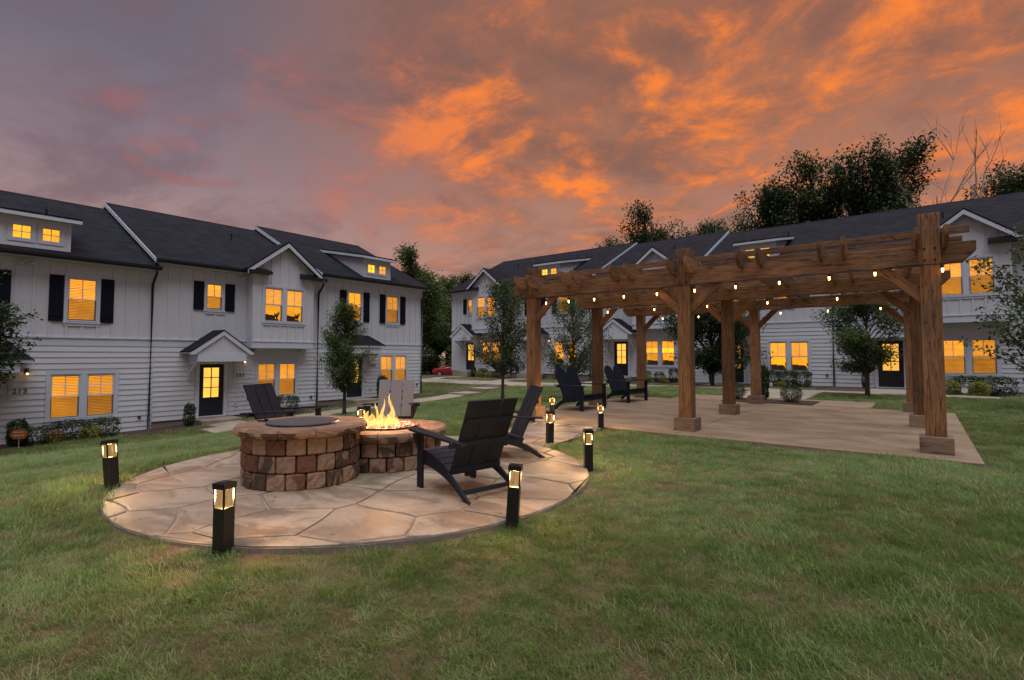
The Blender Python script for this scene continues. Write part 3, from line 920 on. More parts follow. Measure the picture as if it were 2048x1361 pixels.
        for s in (-1, 1):
            b = MB(); xc = bc + s * (bw - 0.35); b.prism([(-0.0, band - 0.012), (by + 0.08, band - 0.012), (by + 0.08, band - 0.05), (-0.25, band - 0.11), (0.0, band - 0.16)], 'x', xc - 0.05, xc + 0.05); b.ob('bay_bracket', trm, H)
        nb2 = 7; bats = []
        hx = (hole[0] - 0.1, hole[1] + 0.1, hole[2] - 0.17, hole[3] + 0.12)
        for k in range(nb2 + 1):
            x = x0 + 0.03 + (x1 - x0 - 0.06) * k / nb2
            top = zg + 0.1 + (za_ - zg - 0.25) * max(0, 1 - abs(x - bc) / bw)
            for (a, c, p, q) in rects_minus(x - 0.031, x + 0.031, B + 0.001, top, [(-9 if hx[0] < x < hx[1] else 99, 9e3 if hx[0] < x < hx[1] else 100, hx[2], hx[3])]):
                if q - p > 0.05: bats.append((a, c, p, q))
        put_battens(bats, by, bay)
        casing(hole[0], hole[1], hole[2], hole[3], by, 0.09, bc)
        for s in (-1, 1): window(H, bc + s * 0.475, hole[2], 0.81, hole[3] - hole[2], by, 'dh', uv)
        yf = by - 0.32
        yb = ye + (za_ - ze) / SLOPE
        b = MB()
        for s in (-1, 1):
            q = [(bc + s * hw, yf, zg), (bc, yf, za_), (bc, yb, za_), (bc + s * hw, ye + 0.02, zg)]
            b.slab(q if s > 0 else q[::-1], 0.07)
        gr = b.ob('gable_roof', MAT['roof'], H)
        b = MB()
        for s in (-1, 1):
            b.prism([(bc + s * hw, zg - 0.072), (bc, za_ - 0.072), (bc, za_ - 0.26), (bc + s * hw, zg - 0.24)] if s > 0 else [(bc + s * hw, zg - 0.072), (bc + s * hw, zg - 0.24), (bc, za_ - 0.26), (bc, za_ - 0.072)], 'y', yf + 0.005, yf + 0.035)
        b.ob('gable_rake', trm, gr)
        for s in (-1, 1):
            b = MB()
            xo, xi = bc + s * (hw - 0.02), bc + s * (hw - 1.02)
            b.box(min(xo, xi), max(xo, xi), yf - 0.02, by - 0.001, E - 0.01, E + 0.10)
            b.prism([(yf - 0.02, E + 0.101), (by - 0.001, E + 0.101), (by - 0.001, E + 0.24)], 'x', min(xo, xi), max(xo, xi))
            xi2 = bc + s * bw
            b.box(min(xo, xi2), max(xo, xi2), by, ye - 0.1, E + 0.0, E + 0.10)
            b.ob('eave_return', MAT['gutter'], H)
    else:
        # ---- shed dormer
        dy = -0.10; x0, x1 = W / 2 - 0.85, W / 2 + 0.85; zt = E + 1.27; zb_ = E + 0.2
        holes = [(W / 2 - 0.62, W / 2 - 0.09, E + 0.53, E + 1.04), (W / 2 + 0.09, W / 2 + 0.62, E + 0.53, E + 1.04)]
        b = MB()
        for (a, c, p, q) in rects_minus(x0, x1, zb_, zt, holes): b.box(a, c, dy, dy + 0.1, p, q)
        for xx in (x0, x1 - 0.06):
            b.prism([(dy + 0.1, zb_), (dy + 0.1, zt + 0.02), (3.6, zt + 0.75), (3.6, zt + 0.55)], 'x', xx, xx + 0.06)
        dm = b.ob('dormer', sid, H)
        bats = []
        b = MB()
        for s, xx in ((-1, x0 - 0.015), (1, x1)):
            for k in range(8):
                yy = dy + 0.25 + k * 0.32
                zl = ze + SLOPE * (yy - ye); zh = zt + 0.02 + 0.2 * (yy - dy)
                if zh - zl > 0.08: b.box(xx, xx + 0.015, yy - 0.025, yy + 0.025, zl, zh - 0.03)
        b.ob('batten_strip', sid, dm)['kind'] = 'stuff'
        b = MB(); b.box(x0 - 0.008, x0 + 0.09, dy - 0.018, dy, zb_, zt); b.box(x1 - 0.09, x1 + 0.008, dy - 0.018, dy, zb_, zt); b.box(x0 + 0.09, x1 - 0.09, dy - 0.018, dy, zt - 0.10, zt)
        b.box(x0 + 0.09, x1 - 0.09, dy - 0.018, dy, ze + SLOPE * (dy - ye) - 0.02, ze + SLOPE * (dy - ye) + 0.07)
        for h in holes: ring(b, h[0] - 0.06, h[1] + 0.06, h[2] - 0.06, h[3] + 0.06, 0.06, dy - 0.03, dy + 0.001)
        b.ob('dormer_trim', trm, dm)
        for h in holes: window(H, (h[0] + h[1]) / 2, h[2], h[1] - h[0], h[3] - h[2], dy, 'dormer')
        sl = 0.2; yq = 3.75; ya = dy - 0.30
        b = MB(); b.slab([(x0 - 0.24, ya, zt + 0.14), (x1 + 0.24, ya, zt + 0.14), (x1 + 0.24, yq, zt + 0.14 + sl * (yq - ya)), (x0 - 0.24, yq, zt + 0.14 + sl * (yq - ya))], 0.05)
        dr = b.ob('dormer_roof', MAT['roof'], H)
        b = MB(); b.box(x0 - 0.235, x1 + 0.235, ya + 0.005, ya + 0.035, zt - 0.03, zt + 0.085)
        for s, xx in ((-1, x0 - 0.235), (1, x1 + 0.205)):
            b.prism([(ya + 0.036, zt + 0.085), (yq, zt + 0.085 + sl * (yq - ya)), (yq, zt - 0.05 + sl * (yq - ya)), (ya + 0.036, zt - 0.03)], 'x', xx, xx + 0.03)
        b.box(x0 - 0.2, x1 + 0.2, ya + 0.036, dy - 0.019, zt - 0.002, zt + 0.02)
        b.ob('dormer_fascia', trm, dr)
    # ---- door
    b = MB(); b.box(xd - 0.60, xd - 0.46, -0.045, 0.1, -0.04, 2.05); b.box(xd + 0.46, xd + 0.60, -0.045, 0.1, -0.04, 2.05); b.box(xd - 0.60, xd + 0.60, -0.045, 0.1, 2.05, 2.20)
    b.box(xd - 0.56, xd + 0.56, -0.10, 0.08, -0.06, -0.015)
    b.ob('door_frame', trm, H)
    b = MB()
    x0, x1 = xd - 0.455, xd + 0.455
    lz0, lz1 = 0.72, 1.90; li, lj = xd - 0.29, xd + 0.29
    for (a, c, p, q) in rects_minus(x0, x1, 0.0, 2.04, [(li, lj, lz0, lz1), (li - .02, lj + .02, 0.38, 0.60), (li - .02, lj + .02, 0.12, 0.30)]): b.box(a, c, 0.02, 0.065, p, q)
    for (p, q) in ((0.38, 0.60), (0.12, 0.30)): b.box(li - .02, lj + .02, 0.035, 0.06, p, q); b.box(li + .03, lj - .03, 0.026, 0.036, p + .05, q - .05)
    d = b.ob('door', MAT['door'], H)
    b = MB(); b.box(xd - 0.015, xd + 0.015, 0.022, 0.06, lz0, lz1); b.ob('muntin', MAT['door'], d)
    for k in (1, 2):
        z = lz0 + (lz1 - lz0) * k / 3
        b = MB(); b.box(li, lj, 0.024, 0.058, z - 0.015, z + 0.015); b.ob('muntin', MAT['door'], d)
    for s in (0, 1):
        for k in range(3):
            za = lz0 + (lz1 - lz0) * k / 3; zb = lz0 + (lz1 - lz0) * (k + 1) / 3
            b = MB(); b.box((li, xd)[s], (xd, lj)[s], 0.040, 0.044, za, zb); b.ob('pane', MAT['glass'], d)
    b = MB(); b.box(li - 0.02, lj + 0.02, 0.068, 0.078, lz0 - 0.02, lz1 + 0.02); b.ob('lit_hall', MAT['glowdoor'], d)
    b = MB(); b.tube([(xd + 0.39, 0.02, 1.0), (xd + 0.39, -0.045, 1.0)], 0.012, 8); b.tube([(xd + 0.39, -0.045, 1.0), (xd + 0.28, -0.05, 1.0)], 0.011, 8); b.box(xd + 0.365, xd + 0.415, 0.008, 0.02, 0.93, 1.16)
    b.ob('handle', MAT['brass'], d, smooth=True)
    # ---- stoop
    b = MB(); b.box(xd - 0.75, xd + 0.75, -1.15, -0.10, grnd - 0.3, -0.07); b.ob('stoop', MAT['walk'], H, bevel=0.015)
    # ---- hood over the door
    if hood == 'gable':
        hw = 1.18; dep = 1.0; zb_ = 2.50; za_ = zb_ + 0.86
        b = MB()
        for s in (-1, 1):
            q = [(xd + s * hw, -dep - 0.06, zb_ + 0.05), (xd, -dep - 0.06, za_ + 0.05), (xd, -0.001, za_ + 0.05), (xd + s * hw, -0.001, zb_ + 0.05)]
            b.slab(q if s > 0 else q[::-1], 0.045)
        hd = b.ob('door_hood', MAT['roof'], H)
        b = MB()
        for s in (-1, 1):
            p = [(xd + s * hw, zb_ + 0.004), (xd, za_ + 0.004), (xd, za_ - 0.17), (xd + s * (hw - 0.16), zb_ - 0.07), (xd + s * hw, zb_ - 0.07)]
            b.prism(p if s > 0 else p[::-1], 'y', -dep - 0.05, -dep - 0.01)
            q = [(xd + s * hw, -dep - 0.009, zb_ + 0.003), (xd, -dep - 0.009, za_ + 0.003), (xd, -0.002, za_ + 0.003), (xd + s * hw, -0.002, zb_ + 0.003)]
            b.slab(q if s > 0 else q[::-1], 0.02)
        b.ob('hood_rake', trm, hd)
        b = MB(); b.prism([(xd - 0.95, zb_ - 0.03), (xd + 0.95, zb_ - 0.03), (xd, za_ - 0.10)], 'y', -dep + 0.02, -dep + 0.06); b.ob('hood_gable', sid, hd)
        b = MB(); b.box(xd - 0.026, xd + 0.026, -dep + 0.004, -dep + 0.0195, zb_ - 0.03, za_ - 0.12); b.ob('batten', sid, hd)
        b = MB(); b.box(xd - 0.90, xd + 0.90, -dep, -dep + 0.10, zb_ - 0.34, zb_ - 0.031); b.box(xd - 0.90, xd - 0.80, -dep + 0.10, -0.03, zb_ - 0.34, zb_ - 0.031); b.box(xd + 0.80, xd + 0.90, -dep + 0.10, -0.03, zb_ - 0.34, zb_ - 0.031)
        b.box(xd - 0.8, xd + 0.8, -dep + 0.10, -0.03, zb_ - 0.33, zb_ - 0.31)
        b.ob('hood_beam', trm, hd)
    else:
        hw = 1.25; dep = 0.95; zb_ = 2.58; zt = 3.12
        b = MB(); b.add([(xd - hw, -dep, zb_), (xd + hw, -dep, zb_), (xd + hw - 0.45, -0.002, zt), (xd - hw + 0.45, -0.002, zt), (xd - hw, -0.002, zb_), (xd + hw, -0.002, zb_)],
                        [(0, 1, 2, 3), (0, 3, 4), (1, 5, 2), (0, 4, 5, 1), (4, 3, 2, 5)])
        hd = b.ob('door_hood', MAT['roof'], H)
        b = MB(); b.box(xd - hw + .02, xd + hw - .02, -dep + .02, -dep + 0.05, zb_ - 0.10, zb_ - 0.002); b.box(xd - 0.95, xd + 0.95, -dep + 0.08, -dep + 0.18, zb_ - 0.40, zb_ - 0.02); b.box(xd - 0.95, xd - 0.85, -dep + 0.18, -0.03, zb_ - 0.40, zb_ - 0.02); b.box(xd + 0.85, xd + 0.95, -dep + 0.18, -0.03, zb_ - 0.40, zb_ - 0.02)
        b.box(xd - hw + .02, xd + hw - .02, -dep + .051, -0.03, zb_ - 0.03, zb_ - 0.003)
        b.ob('hood_beam', trm, hd)
    for s in (-1, 1):
        xc = xd + s * 0.85; z_ = zb_ - 0.34 if hood == 'gable' else zb_ - 0.40
        b = MB(); b.box(xc - 0.045, xc + 0.045, -0.10, -0.032, z_ - 0.72, z_ - 0.001); b.box(xc - 0.045, xc + 0.045, -0.80, -0.10, z_ - 0.10, z_ - 0.001)
        b.prism([(-0.10, z_ - 0.60), (-0.10, z_ - 0.48), (-0.36, z_ - 0.22), (-0.62, z_ - 0.101), (-0.76, z_ - 0.101), (-0.48, z_ - 0.24), (-0.22, z_ - 0.46)], 'x', xc - 0.03, xc + 0.03)
        b.ob('hood_bracket', trm, hd)
    # ---- small fixtures
    b = MB(); b.tube([(W * 0.62, 3.6, ze + SLOPE * (3.6 - ye) - 0.1), (W * 0.62, 3.6, ze + SLOPE * (3.6 - ye) + 0.32)], 0.04, 10); b.ob('vent_pipe', MAT['gutter'], rf, smooth=False)
    sx = xd + 1.22
    b = MB(); b.box(sx - 0.05, sx + 0.05, -0.06, -0.03, 2.08, 2.30); b.tube([(sx, -0.06, 2.26), (sx, -0.14, 2.28), (sx, -0.17, 2.24)], 0.012, 6); b.lathe([(0.02, 2.25), (0.035, 2.22), (0.085, 2.15), (0.08, 2.148)], 12, (sx, -0.17, 0))
    sc = b.ob('wall_lamp', MAT['brass'], H, smooth=False)
    b = MB(); b.lathe([(0.004, 2.085), (0.025, 2.10), (0.034, 2.125), (0.025, 2.15), (0.012, 2.17)], 10, (sx, -0.17, 0)); b.ob('bulb', MAT['sconcebulb'], sc, smooth=True)
    if number:
        o = link('house_number', text_mesh(number, 0.22, MAT['number']), H, loc=(sx + 0.02 - 0.16, -0.036, 1.50))
    b = MB(); b.box(xd + 0.92, xd + 1.02, -0.07, -0.025, 0.28, 0.44); b.ob('outlet_cover', MAT['white'], H, bevel=0.008)
    b = MB(); b.box(W - 0.42, W - 0.34, -0.07, -0.025, 0.42, 0.52); b.tube([(W - 0.38, -0.07, 0.46), (W - 0.38, -0.13, 0.44)], 0.02, 8); b.ob('hose_tap', MAT['brass'], H)
    if flood:
        b = MB(); b.box(flood - 0.05, flood + 0.05, -0.10, -0.03, E - 0.16, E - 0.06)
        for s in (-1, 1):
            b.tube([(flood + s * 0.03, -0.09, E - 0.12), (flood + s * 0.11, -0.14, E - 0.17)], 0.015, 6)
            b.tube([(flood + s * 0.10, -0.12, E - 0.15), (flood + s * 0.13, -0.20, E - 0.22)], [0.035, 0.06], 10)
        b.ob('flood_light', MAT['white'], H)
    return H

house('end townhouse numbered 213 at left edge, dormer above shuttered windows', 'L', 0.02, 6.72, -1.29, 4.57, 2.04, 'dormer', 'shed', '213', True, True, False, 3.15, 1, -0.10, 0, 0)
house('white townhouse numbered 233 with gabled bay and gabled door hood, behind fire pit', 'L', 6.74, 6.74, -0.98, 4.87, 2.04, 'gable', 'gable', '233', True, True, False, 3.25, 2, -0.22, 0, 1)
house('white townhouse beyond the fire, shed dormer, slender tree before its door', 'L', 13.48, 6.45, -0.66, 5.15, 2.04, 'dormer', 'shed', '253', True, True, True, None, 3, -0.20, 0, 0)
house('far end townhouse of right row next to red car, gabled bay', 'R', -28.45, 6.0, 0.36, 6.20, 3.37, 'gable', 'gable', None, False, True, False, None, 4, -0.50, 0, 0)
house('townhouse with shed dormer, second from the red car, behind pergola corner', 'R', -22.45, 6.35, 0.28, 6.20, 3.33, 'dormer', 'gable', None, False, False, True, None, 5, -0.42, 1, 0)
house('townhouse of right row with gabled bay, seen behind the loveseats', 'R', -16.10, 6.40, 0.22, 6.07, 3.25, 'gable', 'gable', None, False, False, True, None, 6, -0.36, 2, 0)
house('townhouse with shed dormer behind the dense round tree and pergola middle', 'R', -9.70, 6.60, 0.03, 5.88, 3.08, 'dormer', 'shed', None, False, False, False, None, 7, -0.17, 1, 0)
house('rightmost townhouse, gabled bay beside the pergola corner post', 'R', -3.10, 6.65, 0.03, 5.88, 3.08, 'gable', 'gable', None, False, False, False, None, 8, -0.17, 0, 0)
house('townhouse past the right picture edge, only its roof seen', 'R', 3.55, 6.5, 0.03, 5.88, 3.08, 'dormer', 'shed', None, False, False, True, None, 9, -0.17, 0, 0)
# door paths
for y in (8.79, 15.46):
    o = sheet('door_path', -21.25, -20.3, y - 0.6, y + 0.6, MAT['walk'], lift=0.03); tag(o, kind='structure')
for x in (-26.47, -20.47, -14.12, -7.65, -1.05):
    o = sheet('door_path', x - 0.65, x + 0.65, 24.6, 27.24, MAT['walk'], lift=0.05); tag(o, kind='structure')

# ------------------------------------------------------------------ pergola
PX = [-7.09, -3.50, 0.145]; PY = [9.77, 13.10, 16.42]; PW = 0.122
BZ0, BZ1 = 2.74, 3.03
SK = -0.05
def skx(y): return SK * (y - 9.77)
def timber(name, mat, parent, ax, a, b, c1a, c1b, c2a, c2b, bevel=0.006, ends=None):
    """straight member; object x runs along its length so that the grain follows it"""
    L = b - a
    m = MB()
    m.box(0, L, c1a, c1b, c2a, c2b)
    me = m.mesh(name, mat)
    o = link(name, me, parent, bevel)
    return o
def build_pergola():
    P = root('pergola', 'brown timber pergola on nine square posts over the concrete slab', 'pergola', (0, 0, 0))
    wd, wb = MAT['wood'], MAT['woodbase']
    def along_z(name, x, y, z0, z1, h, mat, bev=0.006):
        m = MB(); m.box(0, z1 - z0, -h, h, -h, h)
        o = link(name, m.mesh(name, mat), P, bev); o.location = (x, y, z0); o.rotation_euler = (0, -PI / 2, 0); return o
    for j, y in enumerate(PY):
        for i, x in enumerate(PX):
            x = x + skx(y)
            post = along_z('post', x, y, 0.0, BZ0 - 0.002 if j == 0 else 3.03, PW, wd)
            # boxed post foot
            m = MB(); w = PW + 0.072
            m.box(-w, w, -w, w, 0.0, 0.235)
            o = link('post_base', m.mesh('post_base', wb), P, 0.006); o.location = (x, y, 0.001)
            if j == 0:
                st = along_z('post_head', x, y, BZ0, 3.44 + 0.05 * (i == 2), PW + 0.008, wd)
                for dx in (-0.06, 0.06):
                    for z in (2.80, 2.97):
                        m = MB(); m.tube([(x + dx, y - PW - 0.007, z), (x + dx, y - PW - 0.018, z)], 0.014, 8); m.ob('bolt', MAT['cable'], P)
        # beam pieces between the posts, with cut ends
        cuts = [(-7.60, PX[0] - PW), (PX[0] + PW, PX[1] - PW), (PX[1] + PW, PX[2] - PW), (PX[2] + PW, 0.66)] if j == 0 else [(-7.60, PX[1]), (PX[1], 0.66)]
        for k, (a, b) in enumerate(cuts):
            a += 0.002; b -= 0.002
            prof = [(0, BZ0), (b - a, BZ0), (b - a, BZ1), (0, BZ1)]
            if k == 0: prof = [(0.15, BZ0), (b - a, BZ0), (b - a, BZ1), (0, BZ1), (0, BZ0 + 0.16)]
            if k == len(cuts) - 1: prof = [(0, BZ0), (b - a - 0.15, BZ0), (b - a, BZ0 + 0.16), (b - a, BZ1), (0, BZ1)]
            m = MB(); m.prism([(p[0], p[1] - BZ0) for p in prof], 'y', -0.085, 0.085)
            yy = y - 0.03 if j == 0 else y - PW - 0.09
            o = link('beam', m.mesh('beam', wd), P, 0.006); o.location = (a + skx(y), yy, BZ0)
        # knee braces
        for i, x in enumerate(PX):
            x = x + skx(y)
            for s in (-1, 1):
                if (i == 0 and s < 0) or (i == 2 and s > 0): continue
                L = 0.78; m = MB()
                m.prism([(0.0, 0.0), (L, 0.0), (L - 0.14, 0.14), (0.14, 0.14)], 'y', -0.045, 0.045)
                o = link('brace', m.mesh('brace', wd), P, 0.005)
                zb = BZ0 - 0.005
                # runs from the post face up to the beam
                p0 = Vector((x + s * (PW - 0.002), y - 0.02, zb - 0.552)); 
                if s > 0: o.rotation_euler = (0, -PI / 4, 0); o.location = p0
                else:
                    o.rotation_euler = (0, -PI / 4, PI); o.location = p0
    # rafters in pairs, running back from the front beam
    cs = []
    for i in range(2):
        for k in range(3): cs.append(PX[i] + (PX[i + 1] - PX[i]) * k / 3)
    cs.append(PX[2])
    y0, y1 = 9.22, 16.95
    for c in cs:
        for s in (-1, 1):
            arc = [(0.0, 0.27)]
            arc += [(0.0, 0.17), (0.012, 0.13), (0.04, 0.085), (0.09, 0.045), (0.15, 0.018), (0.22, 0.0)]
            L = y1 - y0
            prof = arc + [(L - 0.22, 0.0), (L - 0.15, 0.018), (L - 0.09, 0.045), (L - 0.04, 0.085), (L, 0.17), (L, 0.27)]
            m = MB(); m.prism(prof, 'y', -0.027, 0.027)
            o = link('rafter', m.mesh('rafter', wd), P, 0.004)
            o.rotation_euler = (0, 0, PI / 2 - math.atan(SK)); o.location = (c + s * (PW + 0.037) + skx(y0), y0, 2.945)
    # purlins across the top
    for k, y in enumerate((10.03, 10.85, 11.70, 12.55, 13.40, 14.25, 15.10, 15.95, 16.65)):
        L = 0.62 + 7.62; m = MB(); m.box(0, L, -0.022, 0.022, 0, 0.105)
        o = link('purlin', m.mesh('purlin', wd), P, 0.004); o.location = (-7.62 + skx(y) + random.uniform(-.01, .01), y, 3.217)
    return P
build_pergola()

def string_light(label, y, bulbs, zc):
    S = root('string_light', label, 'string light', (skx(y), y, 0), 0.0, 'string lights under the pergola')
    pts = []
    xs = [b[0] for b in bulbs]
    for i, (x, z) in enumerate(bulbs):
        pts.append((x, 0, zc))
        if i + 1 < len(bulbs):
            xm = (x + bulbs[i + 1][0]) / 2; pts.append((xm, 0, zc + 0.025))
    m = MB(); m.tube([(-7.3, 0, zc + 0.02)] + pts + [(xs[-1] + 0.1, 0, zc + 0.03)], 0.008, 6); m.ob('cable', MAT['cable'], S, smooth=True)
    for (x, z) in bulbs:
        m = MB(); m.tube([(x, 0, zc), (x, 0, z + 0.062)], 0.004, 5); m.lathe([(0.012, 0.03), (0.017, 0.035), (0.017, 0.075), (0.008, 0.09)], 10, (x, 0, z)); m.ob('socket', MAT['cable'], S)
        m = MB(); m.lathe([(0.002, -0.026), (0.009, -0.021), (0.013, -0.010), (0.012, 0.006), (0.016, 0.026), (0.012, 0.034)], 12, (x, 0, z)); m.ob('bulb', MAT['bulb'], S, smooth=True)
FB = [(-6.6, 2.58), (-6.0, 2.58), (-5.37, 2.58), (-4.69, 2.59), (-3.99, 2.59), (-3.26, 2.60), (-2.54, 2.61), (-1.84, 2.62), (-1.12, 2.63), (-0.52, 2.64), (0.27, 2.62)]
string_light('string of warm bulbs hanging along the front pergola beam', 9.55, FB, 2.715)
string_light('string of warm bulbs along the middle pergola beam', 12.78, [(-6.6 + 1.35 * k, 2.60) for k in range(5)], 2.715)
string_light('string of warm bulbs along the rear pergola beam', 16.08, [(-6.2 + 1.15 * k, 2.60) for k in range(6)], 2.715)

# ------------------------------------------------------------------ fire pit
def noise_block(seed, w, d, h, rough=0.009, taper=0.0):
    """split-face block: origin at the bottom centre of its face, face at y=0 looking to -y, body towards +y"""
    r = random.Random(seed)
    us = [0.0, 0.07, 0.30, 0.5, 0.70, 0.93, 1.0]; ts = [0.0, 0.08, 0.35, 0.65, 0.92, 1.0]
    nx, nz = len(us) - 1, len(ts) - 1
    V = []; F = []
    for j, t in enumerate(ts):
        for i, u in enumerate(us):
            e = (i in (0, nx)) + (j in (0, nz)); q = (i in (1, nx - 1)) + (j in (1, nz - 1))
            y = 0.018 * min(e, 1) + 0.006 * (e == 2) + 0.003 * q + (0 if e else r.uniform(-rough, rough))
            x = (u - .5) * w; z = t * h
            if e == 2: x *= 0.93; z = h * (0.03 if j == 0 else 0.97)
            else: x += r.uniform(-.002, .002); 
            V.append((x, y, z))
    n = (nx + 1)
    for j in range(nz):
        for i in range(nx):
            a = j * n + i; F.append((a, a + 1, a + n + 1, a + n))
    per = [i for i in range(nx + 1)] + [j * n + nx for j in range(1, nz + 1)] + [nz * n + i for i in range(nx - 1, -1, -1)] + [j * n for j in range(nz - 1, 0, -1)]
    o = len(V)
    for p in per:
        x, y, z = V[p]; V.append((x * (1 - taper), d, z))
    m = len(per)
    for k in range(m):
        F.append((per[k], o + k, o + (k + 1) % m, per[(k + 1) % m]))
    F.append(tuple(o + k for k in range(m)))
    b = MB(); b.add(V, F)
    return b.mesh('block', MAT['block'])
C1 = Vector((-5.60, 3.19)); R1 = 0.63; C2 = Vector((-5.58, 4.36)); R2 = 0.71
def build_firepit():
    F = root('fire_pit', 'round double fire pit of brown rough stone blocks on the patio', 'fire pit', (0, 0, 0))
    H = 0.182
    n1 = 19; w1 = 2 * PI * R1 / n1 - 0.020
    n2 = 21; w2 = 2 * PI * R2 / n2 - 0.020
    v1 = [noise_block(s, w1, 0.17, H - 0.010, taper=0.26) for s in range(6)]
    v2 = [noise_block(s + 20, w2, 0.17, H - 0.010, taper=0.24) for s in range(6)]
    def course(C, Rr, n, k, vs, off, other, oR):
        for i in range(n):
            a = 2 * PI * (i + off) / n
            p = C + Vector((math.cos(a), math.sin(a))) * Rr
            if other is not None and (p - other).length < oR - 0.05: continue
            o = link('block', random.choice(vs), F); o.location = (p.x, p.y, 0.003 + k * H); o.rotation_euler = (0, 0, a + PI / 2)
            o.scale = (1, 1, 1)
    rr = random.Random(4)
    for k in range(3): course(C1, R1, n1, k, v1, 0.5 * (k % 2) + 0.13, None, 0)
    for k in range(2): course(C2, R2, n2, k, v2, 0.5 * (k % 2) + 0.3, C1, R1 - 0.02)
    # core fill, coloured near black to put shade into the gaps between blocks
    b = MB(); b.lathe([(R1 - 0.12, 0.0), (R1 - 0.12, 0.535), (R1 - 0.3, 0.536)], 40, (C1.x, C1.y, 0)); b.ob('pit_core', MAT['core'], F)
    b = MB(); b.lathe([(R2 - 0.12, 0.0), (R2 - 0.12, 0.354), (R2 - 0.3, 0.355)], 40, (C2.x, C2.y, 0)); b.ob('pit_core', MAT['core'], F)
    # caps: wedge stones round an open middle
    def caps(C, Ro, Ri, n, z, h, seed, skip=None):
        r = random.Random(seed)
        for i in range(n):
            a0 = 2 * PI * (i + 0.35) / n; a1 = 2 * PI * (i + 1.35) / n
            am = (a0 + a1) / 2; p = C + Vector((math.cos(am), math.sin(am))) * (Ro - 0.1)
            if skip and (p - skip[0]).length < skip[1]: continue
            g = 0.004 / Ro; V = []; Fs = []
            m = 5; rows = 3
            def pt(R_, a, zz): return (C.x + R_ * math.cos(a) - 0, C.y + R_ * math.sin(a), zz)
            ring_i = []; 
            angs = [a0 + g + (a1 - a0 - 2 * g) * q / m for q in range(m + 1)]
            for q, a in enumerate(angs):
                e = 0.0 if q not in (0, m) else -0.006
                V.append(pt(Ri, a, z)); V.append(pt(Ri, a, z + h - 0.004))
                V.append(pt(Ro - 0.022 + e, a, z + h + r.uniform(-.002, .002)))
                V.append(pt(Ro + e + r.uniform(-.006, .005), a, z + h * 0.72)); V.append(pt(Ro + e + r.uniform(-.006, .006), a, z + h * 0.36)); V.append(pt(Ro - 0.012 + e, a, z))
            K = 6
            for q in range(m):
                for t in range(K):
                    a_, b_ = q * K + t, q * K + (t + 1) % K
                    Fs.append((a_, b_, b_ + K, a_ + K))
            Fs.append(tuple(range(K - 1, -1, -1))); Fs.append(tuple(m * K + t for t in range(K)))
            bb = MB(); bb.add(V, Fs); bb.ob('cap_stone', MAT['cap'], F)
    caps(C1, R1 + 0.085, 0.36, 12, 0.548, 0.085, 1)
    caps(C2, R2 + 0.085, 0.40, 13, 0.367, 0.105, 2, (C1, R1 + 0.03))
    # burner bowl with fire glass
    b = MB(); b.lathe([(0.30, 0.37), (0.40, 0.47), (0.415, 0.492), (0.40, 0.492), (0.38, 0.47), (0.1, 0.44)], 40, (C2.x, C2.y, 0)); bowl = b.ob('burner_bowl', MAT['bowl'], F, smooth=False)
    r = random.Random(9); b = MB()
    for k in range(620):
        rad = 0.38 * math.sqrt(r.random()); a = r.uniform(0, 2 * PI); s = r.uniform(0.010, 0.024)
        x = C2.x + rad * math.cos(a); y = C2.y + rad * math.sin(a); z = 0.472 + r.uniform(0, 0.03)
        d = [Vector((r.uniform(-1, 1), r.uniform(-1, 1), r.uniform(-1, 1))).normalized() * s for _ in range(4)]
        b.add([(x + q.x, y + q.y, z + q.z) for q in d], [(0, 1, 2), (0, 2, 3), (0, 3, 1), (1, 3, 2)])
    g = b.ob('fire_glass', MAT['fireglass'], bowl); g['kind'] = 'stuff'
    b = MB(); b.lathe([(0.385, 0.470), (0.385, 0.474)], 32, (C2.x, C2.y, 0)); b.ob('glass_bed', MAT['fireglass'], bowl)
def m_cap():
    m, N = new_mat('cap_stone')
    p = pos(N); r = rnd(N)
    n = N.noise(p, 5.0, 5.0, 0.6, 0.6); n2 = N.noise(p, 55.0, 5.0, 0.7)
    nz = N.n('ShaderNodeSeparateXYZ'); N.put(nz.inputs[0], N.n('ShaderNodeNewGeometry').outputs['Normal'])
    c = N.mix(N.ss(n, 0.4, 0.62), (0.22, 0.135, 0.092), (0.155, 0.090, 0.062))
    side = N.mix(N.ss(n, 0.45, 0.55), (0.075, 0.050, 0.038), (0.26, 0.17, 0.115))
    c = N.mix(N.ss(nz.outputs[2], 0.3, 0.7), side, c)   # upright split faces get their own dark and tan mottle
    c = N.vm('SCALE', c, N.m('ADD', N.m('MULTIPLY', n2, 0.8), N.m('ADD', N.m('MULTIPLY', r, 0.25), 0.5)))
    finish(N, c, 0.88, n2, 0.6, 0.008, 0.25)
    return m
MAT['cap'] = m_cap()
MAT['bowl'] = paint('burner_steel', (0.16, 0.075, 0.04), 0.5, 0.3, 8.0)
def m_fglass():
    m, N = new_mat('fire_glass')
    p = pos(N); n = N.noise(p, 70.0, 2.0, 0.6)
    c = N.ramp(n, [(0.35, (0.05, 0.03, 0.03)), (0.5, (0.35, 0.24, 0.24)), (0.68, (0.7, 0.55, 0.5))])
    finish(N, c, 0.12, None, spec=0.8)
    return m
MAT['fireglass'] = m_fglass()
build_firepit()

